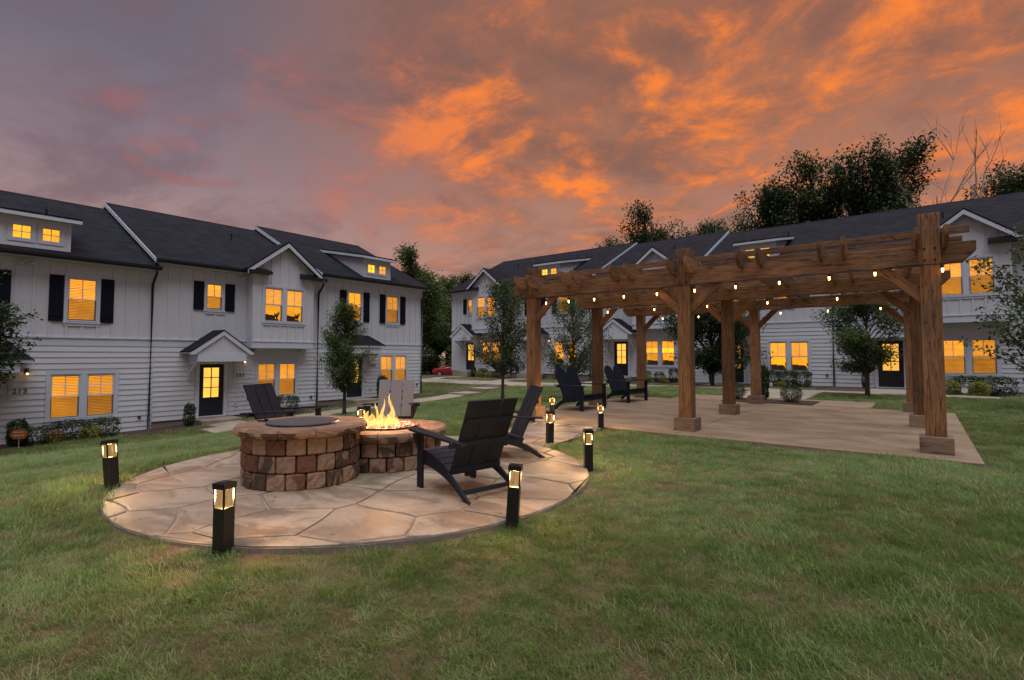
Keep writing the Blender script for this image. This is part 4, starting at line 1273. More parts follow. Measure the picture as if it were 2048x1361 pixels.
def build_lid():
    L = root('steel_lid', 'dark flat steel lid lying on the taller stone ring', 'lid', (C1.x, C1.y, 0.635))
    b = MB(); b.lathe([(0.385, 0.0), (0.395, 0.008), (0.390, 0.020), (0.30, 0.027), (0.02, 0.032)], 64); b.ob('lid_plate', MAT['steel'], L, smooth=False)
    a = R(215)
    b = MB(); pts = [(0.40 * math.cos(a), 0.40 * math.sin(a), 0.012)]
    b.tube([(0.38 * math.cos(a), 0.38 * math.sin(a), 0.012), (0.56 * math.cos(a - .05), 0.56 * math.sin(a - .05), 0.010)], [0.012, 0.009], 8)
    b.ob('lid_handle', MAT['cable'], L, smooth=True)
    b = MB(); b.lathe([(0.006, 0.012), (0.02, 0.02), (0.022, 0.035), (0.012, 0.046)], 12, (0.44 * math.cos(a), 0.44 * math.sin(a), 0)); b.ob('latch', MAT['cable'], L, smooth=True)
build_lid()

def m_flame():
    m, N = new_mat('gas_flame')
    oc = objco(N)
    sp = N.n('ShaderNodeSeparateXYZ'); N.put(sp.inputs[0], oc)
    n = N.noise(N.vm('MULTIPLY', oc, (1.0, 1.0, 0.5)), 16.0, 3.0, 0.6, 0.8)
    lw = N.n('ShaderNodeLayerWeight'); lw.inputs[0].default_value = 0.35
    core = N.m('SUBTRACT', 1.0, lw.outputs['Facing'])
    dens = N.m('MULTIPLY', N.ss(core, 0.15, 0.75), N.ss(n, 0.28, 0.6), clamp=True)
    col = N.mix(N.ss(core, 0.35, 0.9), (1.0, 0.26, 0.03), (1.0, 0.60, 0.16))
    e = N.n('ShaderNodeEmission'); N.put(e.inputs[0], col); e.inputs[1].default_value = 1.6
    t = N.n('ShaderNodeBsdfTransparent'); x = N.n('ShaderNodeMixShader'); N.put(x.inputs[0], N.m('MULTIPLY', dens, 0.45))
    N.t.links.new(t.outputs[0], x.inputs[1]); N.t.links.new(e.outputs[0], x.inputs[2])
    o = N.n('ShaderNodeOutputMaterial'); N.t.links.new(x.outputs[0], o.inputs[0])
    return m
MAT['flame'] = m_flame()
def build_fire():
    Fi = root('fire', 'orange gas flames burning in the lower stone ring', 'fire', (C2.x, C2.y, 0.48))
    r = random.Random(12)
    right = Vector((math.cos(R(38.4)), math.sin(R(38.4)), 0))
    spec = [(-0.28, 0.02, 0.20, 0.06), (-0.20, -0.06, 0.15, 0.075), (-0.12, 0.10, 0.30, 0.030), (-0.10, -0.04, 0.12, 0.07), (-0.01, 0.05, 0.36, 0.030), (0.03, -0.08, 0.11, 0.07), (0.10, 0.03, 0.13, 0.075),
            (0.19, 0.08, 0.42, 0.036), (0.21, -0.05, 0.14, 0.07), (0.28, 0.03, 0.10, 0.06), (-0.05, 0.12, 0.15, 0.07), (0.08, 0.14, 0.15, 0.07), (-0.24, -0.12, 0.12, 0.07), (0.14, -0.14, 0.10, 0.07), (-0.02, -0.16, 0.09, 0.07), (-0.15, 0.0, 0.17, 0.06), (0.05, 0.0, 0.17, 0.05), (0.16, 0.0, 0.22, 0.05), (-0.32, -0.03, 0.08, 0.05), (0.32, -0.02, 0.08, 0.05), (-0.12, -0.14, 0.08, 0.07), (0.24, 0.10, 0.12, 0.05)]
    for (a, d, h, w) in spec:
        base = right * (a * 0.72 - 0.07) + Vector((-right.y, right.x, 0)) * d
        n = 9; pts = []; rad = []
        ph = r.uniform(0, 6); sw = r.uniform(0.05, 0.16) * h
        for k in range(n + 1):
            t = k / n
            off = right * (math.sin(ph + t * 4.5) * sw * t) + Vector((-right.y, right.x, 0)) * (math.cos(ph + t * 3.7) * sw * 0.5 * t)
            pts.append(tuple(base + off + Vector((0, 0, -0.01 + h * t))))
            rad.append(max(0.002, w * (0.55 + 1.2 * t) * (1 - t) ** 0.8 * (1 + 0.15 * math.sin(9 * t + ph))) if k else w * 0.45)
        m = MB(); m.tube(pts, rad, 14); m.ob('flame', MAT['flame'], Fi, smooth=True)
    li = bpy.data.lights.new('fire_glow', 'POINT'); li.energy = 75.0; li.color = (1.0, 0.50, 0.20); li.shadow_soft_size = 0.16
    lo = bpy.data.objects.new('fire_glow', li); COL.objects.link(lo); lo.parent = Fi; lo.location = (0, 0, 0.22)
build_fire()

# ------------------------------------------------------------------ chairs
def board_path(prof, th, y):   # helper: side profile (x,z) extruded across y
    m = MB(); m.prism(prof, 'y', y - th / 2, y + th / 2); return m
def make_chair(name, label, cat, group, mat):
    C = root(name, label, cat, (0, 0, 0), 0, group)
    half = 0.315
    # seat stringers that run down to the rear feet
    top = [(0.44, 0.375), (0.30, 0.365), (0.14, 0.325), (0.0, 0.275), (-0.12, 0.215), (-0.26, 0.13), (-0.40, 0.035), (-0.455, 0.0)]
    bot = [(-0.36, 0.0), (-0.30, 0.035), (-0.18, 0.105), (-0.04, 0.165), (0.10, 0.205), (0.26, 0.235), (0.44, 0.245)]
    for s in (-1, 1):
        board_path(top + bot, 0.028, s * half).ob('side_rail', mat, C, bevel=0.004)
        # front leg with the arm bracket
        m = MB(); m.box(0.36, 0.455, s * (half + 0.031) - 0.016, s * (half + 0.031) + 0.016, 0.0, 0.575); m.ob('leg', mat, C, bevel=0.004)
        m = MB(); q = [(s * (half + 0.048), 0.574), (s * (half + 0.125), 0.574), (s * (half + 0.105), 0.50), (s * (half + 0.048), 0.36)]
        m.prism(q if s > 0 else q[::-1], 'x', 0.395, 0.420); m.ob('arm_bracket', mat, C, bevel=0.003)
        # arm: wide in front, tapering back, sloping down a little
        out = [(0.54, 0.02), (0.545, 0.10), (0.50, 0.142), (0.30, 0.140), (0.05, 0.120), (-0.20, 0.098), (-0.40, 0.085), (-0.40, 0.018), (0.0, -0.005), (0.50, -0.005)]
        def zt(x): return 0.575 + 0.068 * (x + 0.40) / 0.94 - 0.045
        V = [(x, s * (half - 0.012 + w), zt(x)) for x, w in out] + [(x, s * (half - 0.012 + w), zt(x) + 0.024) for x, w in out]
        n = len(out); F = [tuple(range(n - 1, -1, -1)), tuple(range(n, 2 * n))] + [(i, (i + 1) % n, n + (i + 1) % n, n + i) for i in range(n)]
        m = MB(); m.add(V, F); m.ob('arm', mat, C, bevel=0.005)
    # seat slats
    n = 5; xs = np.linspace(0.43, -0.10, n + 1)
    f = lambda x: float(np.interp(x, [p[0] for p in top[::-1]], [p[1] for p in top[::-1]]))
    for k in range(n):
        a, b = xs[k] - 0.005, xs[k + 1] + 0.005
        m = MB(); m.hexa([(b, -half - 0.012, f(b) + 0.001), (a, -half - 0.012, f(a) + 0.001), (a, half + 0.012, f(a) + 0.001), (b, half + 0.012, f(b) + 0.001),
                          (b, -half - 0.012, f(b) + 0.024), (a, -half - 0.012, f(a) + 0.024), (a, half + 0.012, f(a) + 0.024), (b, half + 0.012, f(b) + 0.024)])
        m.ob('seat_slat', mat, C, bevel=0.003)
    # three wide back boards
    x0, z0, x1, z1 = -0.075, 0.215, -0.405, 0.965
    nx, nz = (z1 - z0), -(x1 - x0); Ln = math.hypot(nx, nz); nx /= Ln; nz /= Ln
    for k in range(3):
        wb = 0.194; c = (k - 1) * 0.206
        fl = 0.006 * (k - 1)
        m = MB(); m.hexa([(x0 - nx * .024, c - wb / 2, z0 - nz * .024), (x0, c - wb / 2, z0), (x0, c + wb / 2, z0), (x0 - nx * .024, c + wb / 2, z0 - nz * .024),
                          (x1 - nx * .024, c - wb / 2 + fl, z1 - nz * .024), (x1, c - wb / 2 + fl, z1), (x1, c + wb / 2 + fl, z1), (x1 - nx * .024, c + wb / 2 + fl, z1 - nz * .024)])
        m.ob('back_slat', mat, C, bevel=0.004)
    def bx(t, ofs): return (x0 + (x1 - x0) * t - nx * ofs, z0 + (z1 - z0) * t - nz * ofs)
    for t, wz, hh, y in ((0.44, 0.055, 0.030, half + 0.11), (0.74, 0.045, 0.022, 0.295), (0.06, 0.06, 0.026, half - 0.016)):
        a = bx(t - wz / 1.6, 0.025); b = bx(t + wz / 1.6, 0.025); c = bx(t + wz / 1.6, 0.025 + hh); d = bx(t - wz / 1.6, 0.025 + hh)
        m = MB(); m.prism([a, b, c, d], 'y', -y, y); m.ob('back_rail', mat, C, bevel=0.003)
    m = MB(); m.box(-0.34, -0.305, -half + 0.015, half - 0.015, 0.055, 0.095); m.ob('stretcher', mat, C, bevel=0.003)
    m = MB(); m.box(0.375, 0.40, -half + 0.015, half - 0.015, 0.25, 0.345); m.ob('front_apron', mat, C, bevel=0.003)
    m = MB(); m.box(0.02, 0.06, -0.02, 0.02, 0.13, 0.262); m.ob('seat_cleat', mat, C)
    return C
ch1 = make_chair('lounge_chair', 'near charcoal lounge chair seen from behind, right of the fire', 'chair', 'chairs round the fire pit', MAT['chair'])
ch1.location = (-3.74, 4.00, 0.008); ch1.rotation_euler = (0, 0, R(169))
for lab, loc, yaw in (('navy lounge chair with its back to townhouse 233, left behind the fire pit', (-7.62, 3.98, 0.008), 26),
                      ('charcoal lounge chair seen edge-on beside the paved path', (-4.60, 5.72, 0.008), 232)):
    c = copy_tree(ch1); c.location = loc; c.rotation_euler = (0, 0, R(yaw)); c['label'] = lab
c = make_chair('lounge_chair', 'lounge chair facing the camera with fire-lit grey back, behind the flames', 'chair', 'chairs round the fire pit', MAT['chair'])
c.location = (-7.15, 5.74, 0.008); c.rotation_euler = (0, 0, R(-46))
for o in c.children:
    if o.name.startswith('back_slat'):
        o.data.materials.clear(); o.data.materials.append(MAT['firelit_chair'])  # lighter back boards stand in for firelight falling on them

def make_loveseat(label):
    C = root('loveseat', label, 'loveseat', (0, 0, 0), 0, 'loveseats under the pergola')
    mat = MAT['navychair']; half = 0.555
    top = [(0.40, 0.37), (0.2, 0.365), (0.0, 0.325), (-0.2, 0.27), (-0.36, 0.17), (-0.47, 0.05), (-0.50, 0.0)]
    bot = [(-0.40, 0.0), (-0.34, 0.07), (-0.22, 0.15), (-0.05, 0.205), (0.12, 0.235), (0.40, 0.25)]
    for s in (-1, 1):
        board_path(top + bot, 0.03, s * half).ob('side_rail', mat, C, bevel=0.004)
        m = MB(); m.box(0.33, 0.43, s * (half + 0.033) - 0.017, s * (half + 0.033) + 0.017, 0.0, 0.62); m.ob('leg', mat, C, bevel=0.004)
        out = [(0.48, 0.0), (0.50, 0.06), (0.46, 0.12), (0.2, 0.135), (-0.1, 0.115), (-0.42, 0.075), (-0.47, 0.03), (-0.45, -0.01), (0.3, -0.035)]
        V = [(x, s * (half + w), 0.621) for x, w in out] + [(x, s * (half + w), 0.645) for x, w in out]
        n = len(out); F = [tuple(range(n - 1, -1, -1)), tuple(range(n, 2 * n))] + [(i, (i + 1) % n, n + (i + 1) % n, n + i) for i in range(n)]
        m = MB(); m.add(V, F); m.ob('arm', mat, C, bevel=0.005)
    board_path([(p[0], p[1]) for p in top[:5]] + bot[2:], 0.03, 0.0).ob('side_rail', mat, C, bevel=0.004)
    n = 6; xs = np.linspace(0.41, -0.16, n + 1)
    f = lambda x: float(np.interp(x, [p[0] for p in top[::-1]], [p[1] for p in top[::-1]]))
    for k in range(n):
        a, b = xs[k] - 0.005, xs[k + 1] + 0.005; y = half + 0.012
        m = MB(); m.hexa([(b, -y, f(b) + .001), (a, -y, f(a) + .001), (a, y, f(a) + .001), (b, y, f(b) + .001), (b, -y, f(b) + .024), (a, -y, f(a) + .024), (a, y, f(a) + .024), (b, y, f(b) + .024)])
        m.ob('seat_slat', mat, C, bevel=0.003)
    # two round-topped backs side by side
    x0, z0 = -0.15, 0.24; dx, dz = -0.36, 0.86
    for lobe in (-1, 1):
        yc = lobe * 0.275
        for k in range(5):
            w = 0.098; y = yc + (k - 2) * 0.106
            def hgt(yy): 
                u = min(1.0, abs(yy - yc) / 0.272); return 0.70 + 0.30 * math.sqrt(max(0.0, 1 - u * u))
            V = []
            cols = [y - w / 2, y - w / 4, y, y + w / 4, y + w / 2]
            n = len(cols)
            prof = [(cols[0], 0.0)] + [(cols[-1], 0.0)] + [(c_, hgt(c_)) for c_ in cols[::-1]]
            V = [(x0 + dx * t, yy, z0 + dz * t) for yy, t in prof] + [(x0 + dx * t - 0.022, yy, z0 + dz * t - 0.009) for yy, t in prof]
            n = len(prof); F = [tuple(range(n)), tuple(range(2 * n - 1, n - 1, -1))] + [(i, n + i, n + (i + 1) % n, (i + 1) % n) for i in range(n)]
            m = MB(); m.add(V, F); m.ob('back_slat', mat, C, bevel=0.003)
    for t, y in ((0.06, half), (0.44, half + 0.05), (0.72, 0.50)):
        xx = x0 + dx * t - 0.024; zz = z0 + dz * t - 0.010
        m = MB(); m.box(xx - 0.03, xx - 0.001, -y, y, zz - 0.035, zz + 0.035); m.ob('back_rail', mat, C, bevel=0.003)
    m = MB(); m.box(0.345, 0.37, -half + 0.02, half - 0.02, 0.24, 0.345); m.ob('front_apron', mat, C, bevel=0.003)
    m = MB(); m.box(-0.2, -0.17, -half + 0.02, half - 0.02, 0.17, 0.21); m.ob('stretcher', mat, C, bevel=0.003)
    return C
l1 = make_loveseat('navy loveseat with two round-topped backs nearer the fire pit, under the pergola')
l1.location = (-7.12, 11.93, 0.002)
l2 = copy_tree(l1); l2.location = (-7.22, 14.83, 0.002); l2.rotation_euler = (0, 0, R(-2)); l2['label'] = 'navy loveseat with two round-topped backs farther back, near the door of a townhouse'

# ------------------------------------------------------------------ bollard lights
def make_bollard():
    Bo = root('bollard_light', 'x', 'bollard', (0, 0, 0), 0, 'bollard lights round the paving')
    h = 0.051; mt = MAT['bollard']
    m = MB(); m.box(-h, h, -h, h, -0.15, 0.325); m.ob('post', mt, Bo, bevel=0.005)
    m = MB(); m.box(-h - 0.006, h + 0.006, -h - 0.006, h + 0.006, 0.460, 0.502); m.box(-h * .7, h * .7, -h * .7, h * .7, 0.5025, 0.506); m.ob('cap', mt, Bo, bevel=0.004)
    for sx in (-1, 1):
        for sy in (-1, 1):
            m = MB(); m.box(sx * (h - .006) - .006, sx * (h - .006) + .006, sy * (h - .006) - .006, sy * (h - .006) + .006, 0.3255, 0.4595); m.ob('mullion', mt, Bo)
    m = MB(); q = h - 0.014; m.box(-q, q, -q, q, 0.326, 0.459); m.ob('lens', MAT['lens'], Bo)
    li = bpy.data.lights.new('bollard_glow', 'POINT'); li.energy = 42.0; li.color = (1.0, 0.56, 0.20); li.shadow_soft_size = 0.035
    lo = bpy.data.objects.new('bollard_glow', li); COL.objects.link(lo); lo.parent = Bo; lo.location = (0, 0, 0.40)
    return Bo
bo = make_bollard()
BOL = [('bollard light in the grass at the near edge of the patio, closest to camera', (-4.03, 1.69), 20, (0, 0)),
       ('leaning bollard light in the grass at the left edge of the patio', (-6.76, 1.70), 12, (0.02, -0.13)),
       ('bollard light directly in front of the near chair, right foreground of patio', (-2.74, 3.46), 30, (-0.02, 0.06)),
       ('bollard light in the lawn just off the right rim of the patio', (-3.31, 5.72), 42, (0, 0)),
       ('bollard light where the patio meets the paved path', (-4.72, 6.93), 60, (0.0, 0.03)),
       ('bollard light at the slab beside the nearer loveseat', (-6.47, 9.60), 50, (0.0, 0.02)),
       ('bollard light where grass, path and pergola slab meet', (-4.93, 9.01), 40, (0, 0)),
       ('bollard light half hidden behind the fire pit, by the facing chair', (-7.75, 5.50), 35, (0, 0))]
for i, (lab, p, rz, tilt) in enumerate(BOL):
    o = bo if i == 0 else copy_tree(bo)
    z = g1(*p) if i not in (4, 5) else 0.004
    if i == 7: z = 0.0
    o.location = (p[0], p[1], z + (0.0 if i in (4, 5, 7) else 0.02)); o.rotation_euler = (tilt[0], tilt[1], R(rz)); o['label'] = lab

# ------------------------------------------------------------------ trees
def leaf_mesh(name, centers, size, seed, mat, asp=0.5, up=0.5, droop=0.0):
    """one quad leaf per centre, folded a little along the midrib"""
    rg = np.random.default_rng(seed)
    n = len(centers)
    nrm = rg.normal(size=(n, 3)); nrm[:, 2] = np.abs(nrm[:, 2]) + up; nrm /= np.linalg.norm(nrm, axis=1)[:, None]
    a = rg.normal(size=(n, 3)); a[:, 2] -= droop
    u = a - (a * nrm).sum(1)[:, None] * nrm; u /= np.linalg.norm(u, axis=1)[:, None] + 1e-9
    w = np.cross(nrm, u)
    s = size * rg.uniform(0.65, 1.25, n)[:, None]
    c = np.asarray(centers)
    V = np.empty((n, 4, 3))
    V[:, 0] = c - u * s * 0.5; V[:, 1] = c + w * s * asp * 0.5 - u * s * 0.05 + nrm * s * 0.06
    V[:, 2] = c + u * s * 0.5; V[:, 3] = c - w * s * asp * 0.5 - u * s * 0.05 + nrm * s * 0.06
    me = bpy.data.meshes.new(name)
    me.vertices.add(n * 4); me.vertices.foreach_set('co', V.ravel())
    me.loops.add(n * 4); me.loops.foreach_set('vertex_index', np.arange(n * 4))
    me.polygons.add(n); me.polygons.foreach_set('loop_start', np.arange(0, n * 4, 4)); me.polygons.foreach_set('loop_total', np.full(n, 4))
    me.materials.append(mat); me.update(); me.validate()
    return me
def gen_tree(seed, H, tr, cb, rad, tips, lpt, leaf, clump, mat, bark, shape='oval', twigs=True, asp=0.5, stems=1, flat=0.7, droop=0.2, zsq=1.0):
    """trunk with limbs + crown of leaves gathered round the branch ends"""
    r = random.Random(seed); rg = np.random.default_rng(seed)
    m = MB()
    bend = [r.uniform(-0.03, 0.03) * H, r.uniform(-0.03, 0.03) * H]
    def trunk_pt(z):
        t = z / H; return Vector((bend[0] * math.sin(t * 2.2), bend[1] * math.sin(t * 2.7), z))
    ztop = cb + (H - cb) * 0.86
    zs = np.linspace(-0.15, ztop, 9)
    m.tube([trunk_pt(z) for z in zs], [max(tr * (1.25 if i == 0 else 1 - 0.85 * (z / ztop) ** 0.9), tr * 0.10) for i, z in enumerate(zs)], 8)
    cents = []
    def envelope(t):   # relative crown radius at relative crown height t
        if shape == 'cone': return 0.30 + 0.75 * math.sin(PI * min(1, (1 - t) * 0.95 + 0.03)) ** 0.8 * (1.05 - 0.55 * t)
        if shape == 'vase': return 0.35 + 0.75 * math.sin(PI * min(1, 0.12 + 0.86 * t)) ** 0.8
        if shape == 'round': return math.sqrt(max(0.03, 1 - (2 * t - 1) ** 2))
        return max(0.15, math.sin(PI * (0.06 + 0.88 * t)) ** 0.7)
    lobes = [(r.uniform(0.05, 0.98), r.uniform(0, 2 * PI), r.uniform(0.45, 1.0)) for _ in range(11)] if shape == 'lobed' else None
    for k in range(tips):
        t = (k + r.random()) / tips; a = r.uniform(0, 2 * PI)
        e = envelope(t) * rad * (r.random() ** 0.42) * r.uniform(0.72, 1.22)
        if lobes:
            lt, la, lr = lobes[k % len(lobes)]
            t = min(1.0, max(0.0, lt + r.gauss(0, 0.075)))
            px = envelope(lt) * rad * lr * math.cos(la) + r.gauss(0, 0.17) * rad; py = envelope(lt) * rad * lr * math.sin(la) + r.gauss(0, 0.17) * rad
            e = math.hypot(px, py); a = math.atan2(py, px)
        z = cb + (H - cb) * t
        tip = trunk_pt(min(z, ztop)) + Vector((e * math.cos(a), e * math.sin(a), z - min(z, ztop)))
        hs = max(cb * 0.75, z - (0.55 + 0.5 * r.random()) * e - 0.12 * (H - cb)); hs = min(hs, ztop * 0.97)
        p0 = trunk_pt(hs)
        mid = p0.lerp(tip, 0.5) + Vector((0, 0, (0.12 if shape != 'vase' else -0.04) * e)) + Vector((r.uniform(-.1, .1), r.uniform(-.1, .1), 0)) * e
        path = []
        for q in range(6):
            s = q / 5; path.append(p0 * (1 - s) ** 2 + mid * 2 * s * (1 - s) + tip * s * s)
        if twigs: m.tube(path, [tr * (0.34 - 0.29 * s / 5) * (1 - 0.45 * t) for s in range(6)], 5, cap=False)
        nl = int(lpt * r.uniform(0.6, 1.4))
        s = rg.uniform(0.35, 1.0, nl) ** 0.7
        pa = np.array([list(x) for x in path])
        idx = s * 5; i0 = np.minimum(idx.astype(int), 4); fr = (idx - i0)[:, None]
        c = pa[i0] * (1 - fr) + pa[i0 + 1] * fr
        c = c + np.clip(rg.normal(size=(nl, 3)), -1.7, 1.7) * np.array([clump, clump, clump * flat]) * (0.5 + 0.5 * s)[:, None]
        cents.append(c)
    cents = np.concatenate(cents); cents = cents[cents[:, 2] > cb * 0.55]
    return m.mesh('trunk', bark, smooth=True), leaf_mesh('crown', cents, leaf, seed + 5, mat, asp, 0.45, droop)
def tree(name, label, group, loc, parts, rot=0.0, sc=(1, 1, 1)):
    T = root(name, label, 'tree', loc, rot, group)
    T.scale = sc
    link('trunk', parts[0], T); link('crown', parts[1], T)
    return T
slim = gen_tree(21, 4.45, 0.075, 1.15, 1.05, 85, 190, 0.085, 0.15, MAT['leaf'], MAT['bark'], 'cone')
vase = gen_tree(33, 4.6, 0.07, 1.35, 1.25, 85, 150, 0.085, 0.17, MAT['leaf'], MAT['bark'], 'vase')
vase2 = gen_tree(35, 3.9, 0.06, 1.15, 1.45, 85, 115, 0.08, 0.17, MAT['leaf'], MAT['bark'], 'vase')
dense = gen_tree(41, 4.3, 0.09, 0.85, 2.5, 130, 160, 0.13, 0.24, MAT['leafdark'], MAT['bark'], 'lobed')
broad = gen_tree(47, 3.7, 0.08, 1.05, 1.65, 110, 120, 0.10, 0.17, MAT['leaf'], MAT['bark'], 'lobed')
near = gen_tree(53, 5.2, 0.08, 0.7, 2.1, 105, 62, 0.14, 0.17, MAT['leaf'], MAT['bark'], 'oval', asp=0.42, flat=0.35, droop=0.7)
edge = gen_tree(59, 5.3, 0.08, 1.5, 1.55, 110, 170, 0.12, 0.19, MAT['leafdark'], MAT['bark'], 'oval', flat=0.4)
G_ = 'young trees planted on the lawn'
def at(x, y, dz=0.0): return (x, y, g1(x, y) + dz)
tree('young_tree', 'slender leafy tree before the door of the townhouse behind the fire', G_, at(-17.6, 11.72), slim)
tree('young_tree', 'thin-trunked tree with loose crown left of the pergola corner post', G_, at(-12.3, 14.95), vase, 0.6)
tree('young_tree', 'small airy tree behind the nearer loveseat', G_, at(-10.2, 16.6), vase2, 1.1)
tree('young_tree', 'dense dark broad tree behind the middle pergola posts', G_, at(-7.8, 25.2), dense, 0.3)
tree('young_tree', 'rounded dark tree in front of the right townhouse door', G_, at(-1.50, 22.0), broad, 2.0)
tree('young_tree', 'leafy tree cut off by the right picture edge', G_, at(2.95, 19.4), near, 0.9)
tree('young_tree', 'dark leafy tree cut off by the left picture edge', G_, at(-19.4, 1.36), edge, 0.2)

# background wood: each tree its own crown and trunk
BG = [gen_tree(61 + i, 14.0, 0.30, 3.0 + 0.6 * (i % 2), 3.9 + 0.5 * (i % 3), 120, 150, 0.30, 0.50, MAT['forest'], MAT['bark'], 'lobed', flat=0.6) for i in range(5)]
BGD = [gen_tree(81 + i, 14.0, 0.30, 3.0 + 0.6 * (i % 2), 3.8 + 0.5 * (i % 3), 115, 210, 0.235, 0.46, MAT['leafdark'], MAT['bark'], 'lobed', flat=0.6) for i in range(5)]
PALE = gen_tree(77, 12.0, 0.24, 4.5, 3.4, 80, 80, 0.36, 0.55, MAT['forest'], MAT['palebark'], 'vase')
GB = 'trees beyond the townhouses'
spots = [  # x, y, height, variant, rotation, label
    (-46.5, 40.5, 15.2, 0, 0.4, 'tall dark tree rising behind the roof end of the left row'),
    (-50.0, 47.0, 12.0, 1, 1.9, 'tree in the gap between the two rows, behind the tall dark one'),
    (-53.5, 54.0, 14.4, 2, 0.0, 'rounded tree over the gap, left of the far end townhouse roof'),
    (-47.0, 52.0, 11.0, 3, 2.2, 'bushy tree deep in the gap between the rows'),
    (-58.0, 49.0, 13.0, 1, 3.0, 'dark tree at the back of the gap'),
    (-44.5, 60.0, 15.0, 0, 2.7, 'tree just left of the far end townhouse, above the red car'),
    (-62.0, 58.0, 14.0, 3, 1.2, 'farthest tree seen through the gap'),
    (-34.5, 50.0, 12.4, 2, 1.4, 'tree top peeking over the ridge of the far end townhouse'),
    (-28.0, 47.0, 13.4, 3, 0.2, 'low tree top over the roof, leftmost behind the dormer'),
    (-24.6, 47.5, 13.6, 0, 1.1, 'second tree top from the left behind the right roof'),
    (-20.2, 46.0, 16.0, 1, 2.0, 'rounded taller tree above the roof behind the pergola left part'),
    (-15.3, 46.0, 14.2, 2, 2.9, 'tree above the roof left of the tallest wood'),
    (-11.0, 46.0, 14.4, 3, 0.7, 'tree above the roof where the wood begins to rise'),
    (-8.9, 44.0, 15.4, 0, 3.3, 'dark tree left of the tallest wood behind the right roof'),
    (-6.0, 44.5, 16.8, 1, 1.6, 'tall dark tree in the wood above the dormer on the right'),
    (-3.4, 44.0, 16.3, 2, 0.1, 'tall tree in the middle of the wood behind the right roof'),
    (-1.0, 44.5, 16.9, 0, 2.4, 'tallest leafy tree next to the bare dead tree'),
    (-13.2, 45.0, 14.6, 4, 0.3, 'tree filling the treeline between the roof rake and the rising wood'),
    (-17.8, 46.5, 14.4, 4, 1.3, 'tree between two rounded tree tops behind the right roof'),
    (-7.4, 46.5, 15.9, 4, 2.2, 'tree filling the wood left of the tallest trees'),
    (-2.2, 46.0, 16.0, 4, 0.8, 'tree at the back of the tallest wood'),
    (1.9, 44.0, 13.2, 3, 1.0, 'lower tree at the foot of the dead tree'),
    (4.2, 43.0, 12.9, 1, 2.6, 'tree above the roof right of the dead tree'),
    (5.4, 44.5, 13.8, 0, 2.0, 'tree between the dead tree and the right picture edge, set back'),
    (-10.0, 44.5, 15.0, 2, 1.5, 'tree at the left shoulder of the tall wood'),
    (6.6, 43.0, 13.3, 2, 0.9, 'tree above the roof at the right picture edge'),
]
for (x, y, h, v, rz, lab) in spots:
    k = h / 14.0 * 0.965
    z = g1(x, y); k = (h - z) / 14.0 * (0.96 if x > -36 else 0.93)
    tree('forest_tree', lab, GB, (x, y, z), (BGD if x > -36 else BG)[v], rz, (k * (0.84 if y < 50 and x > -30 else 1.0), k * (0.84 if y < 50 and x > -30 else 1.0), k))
tree('forest_tree', 'tree with a pale forked trunk standing in the gap between the rows', GB, at(-40.5, 42.0), PALE, 0.5, (0.9, 0.9, 0.86))

# understorey in the gap: separate bushes
def gen_bush(seed, w, h, n, leaf, mat, boxy=0.35):
    rg = np.random.default_rng(seed)
    d = rg.normal(size=(n, 3)); d /= np.linalg.norm(d, axis=1)[:, None]
    d = np.sign(d) * np.abs(d) ** (1 - boxy)
    d /= np.maximum(1e-6, np.max(np.abs(d), axis=1))[:, None] * boxy + (1 - boxy)
    lump = 1 + 0.10 * np.sin(d[:, 0] * 5 + seed) * np.cos(d[:, 1] * 6 + d[:, 2] * 4)
    rr = (0.55 + 0.45 * rg.random(n) ** 0.45) * lump * rg.uniform(0.93, 1.06, n)
    c = d * rr[:, None] * np.array([w / 2, w / 2, h / 2]) + np.array([0, 0, h / 2])
    c = c[c[:, 2] > 0.01]
    return leaf_mesh('foliage', c, leaf, seed + 3, mat, 0.6, 0.3)
def stem_mesh(w, h, seed):
    r = random.Random(seed); m = MB()
    for k in range(5):
        a = r.uniform(0, 2 * PI); m.tube([(0.03 * math.cos(a), 0.03 * math.sin(a), -0.05), (0.22 * w * math.cos(a), 0.22 * w * math.sin(a), 0.45 * h), (0.3 * w * math.cos(a), 0.3 * w * math.sin(a), 0.75 * h)], [0.014, 0.01, 0.005], 5)
    return m.mesh('stem', MAT['bark'])
BUSH = {'box': [gen_bush(100 + i, 1.0, 1.0, 1700, 0.085, MAT['box'], 0.35) for i in range(3)],
        'round': [gen_bush(110, 1.0, 1.0, 2600, 0.060, MAT['box'], 0.0)],
        'up': [gen_bush(120 + i, 1.0, 1.0, 1300, 0.13, MAT['box'], 0.25) for i in range(2)],
        'yellow': [gen_bush(130 + i, 1.0, 1.0, 900, 0.11, MAT['yellow'], 0.0) for i in range(2)],
        'orange': [gen_bush(140, 1.0, 1.0, 700, 0.11, MAT['orange'], 0.0)],
        'wild': [gen_bush(150 + i, 1.0, 1.0, 2600, 0.075, MAT['forest'], 0.0) for i in range(2)]}
STEM = stem_mesh(1.0, 1.0, 1)
cnt = {}
def shrub(kind, x, y, w, h, label, group='shrubs along the townhouses', wy=None, nm='shrub', z=None):
    k = cnt.get(kind, 0); cnt[kind] = k + 1
    B = root(nm, label, 'shrub', (x, y, (g1(x, y) + 0.02) if z is None else z), (k * 1.9) % 6.28, group)
    B.scale = (w, wy or w, h)
    link('foliage', BUSH[kind][k % len(BUSH[kind])], B); link('stem', STEM, B)
    return B
SL = 'shrubs in front of the left row'
shrub('up', -21.5, 3.02, 0.52, 0.80, 'clipped upright dark shrub behind the orange yard sign', SL)
shrub('box', -21.5, 3.46, 0.75, 0.56, 'low dark hedge bush between yard sign and russet bush', SL)
shrub('orange', -21.2, 3.86, 0.48, 0.42, 'russet bush under the left ground-floor window of 213', SL)
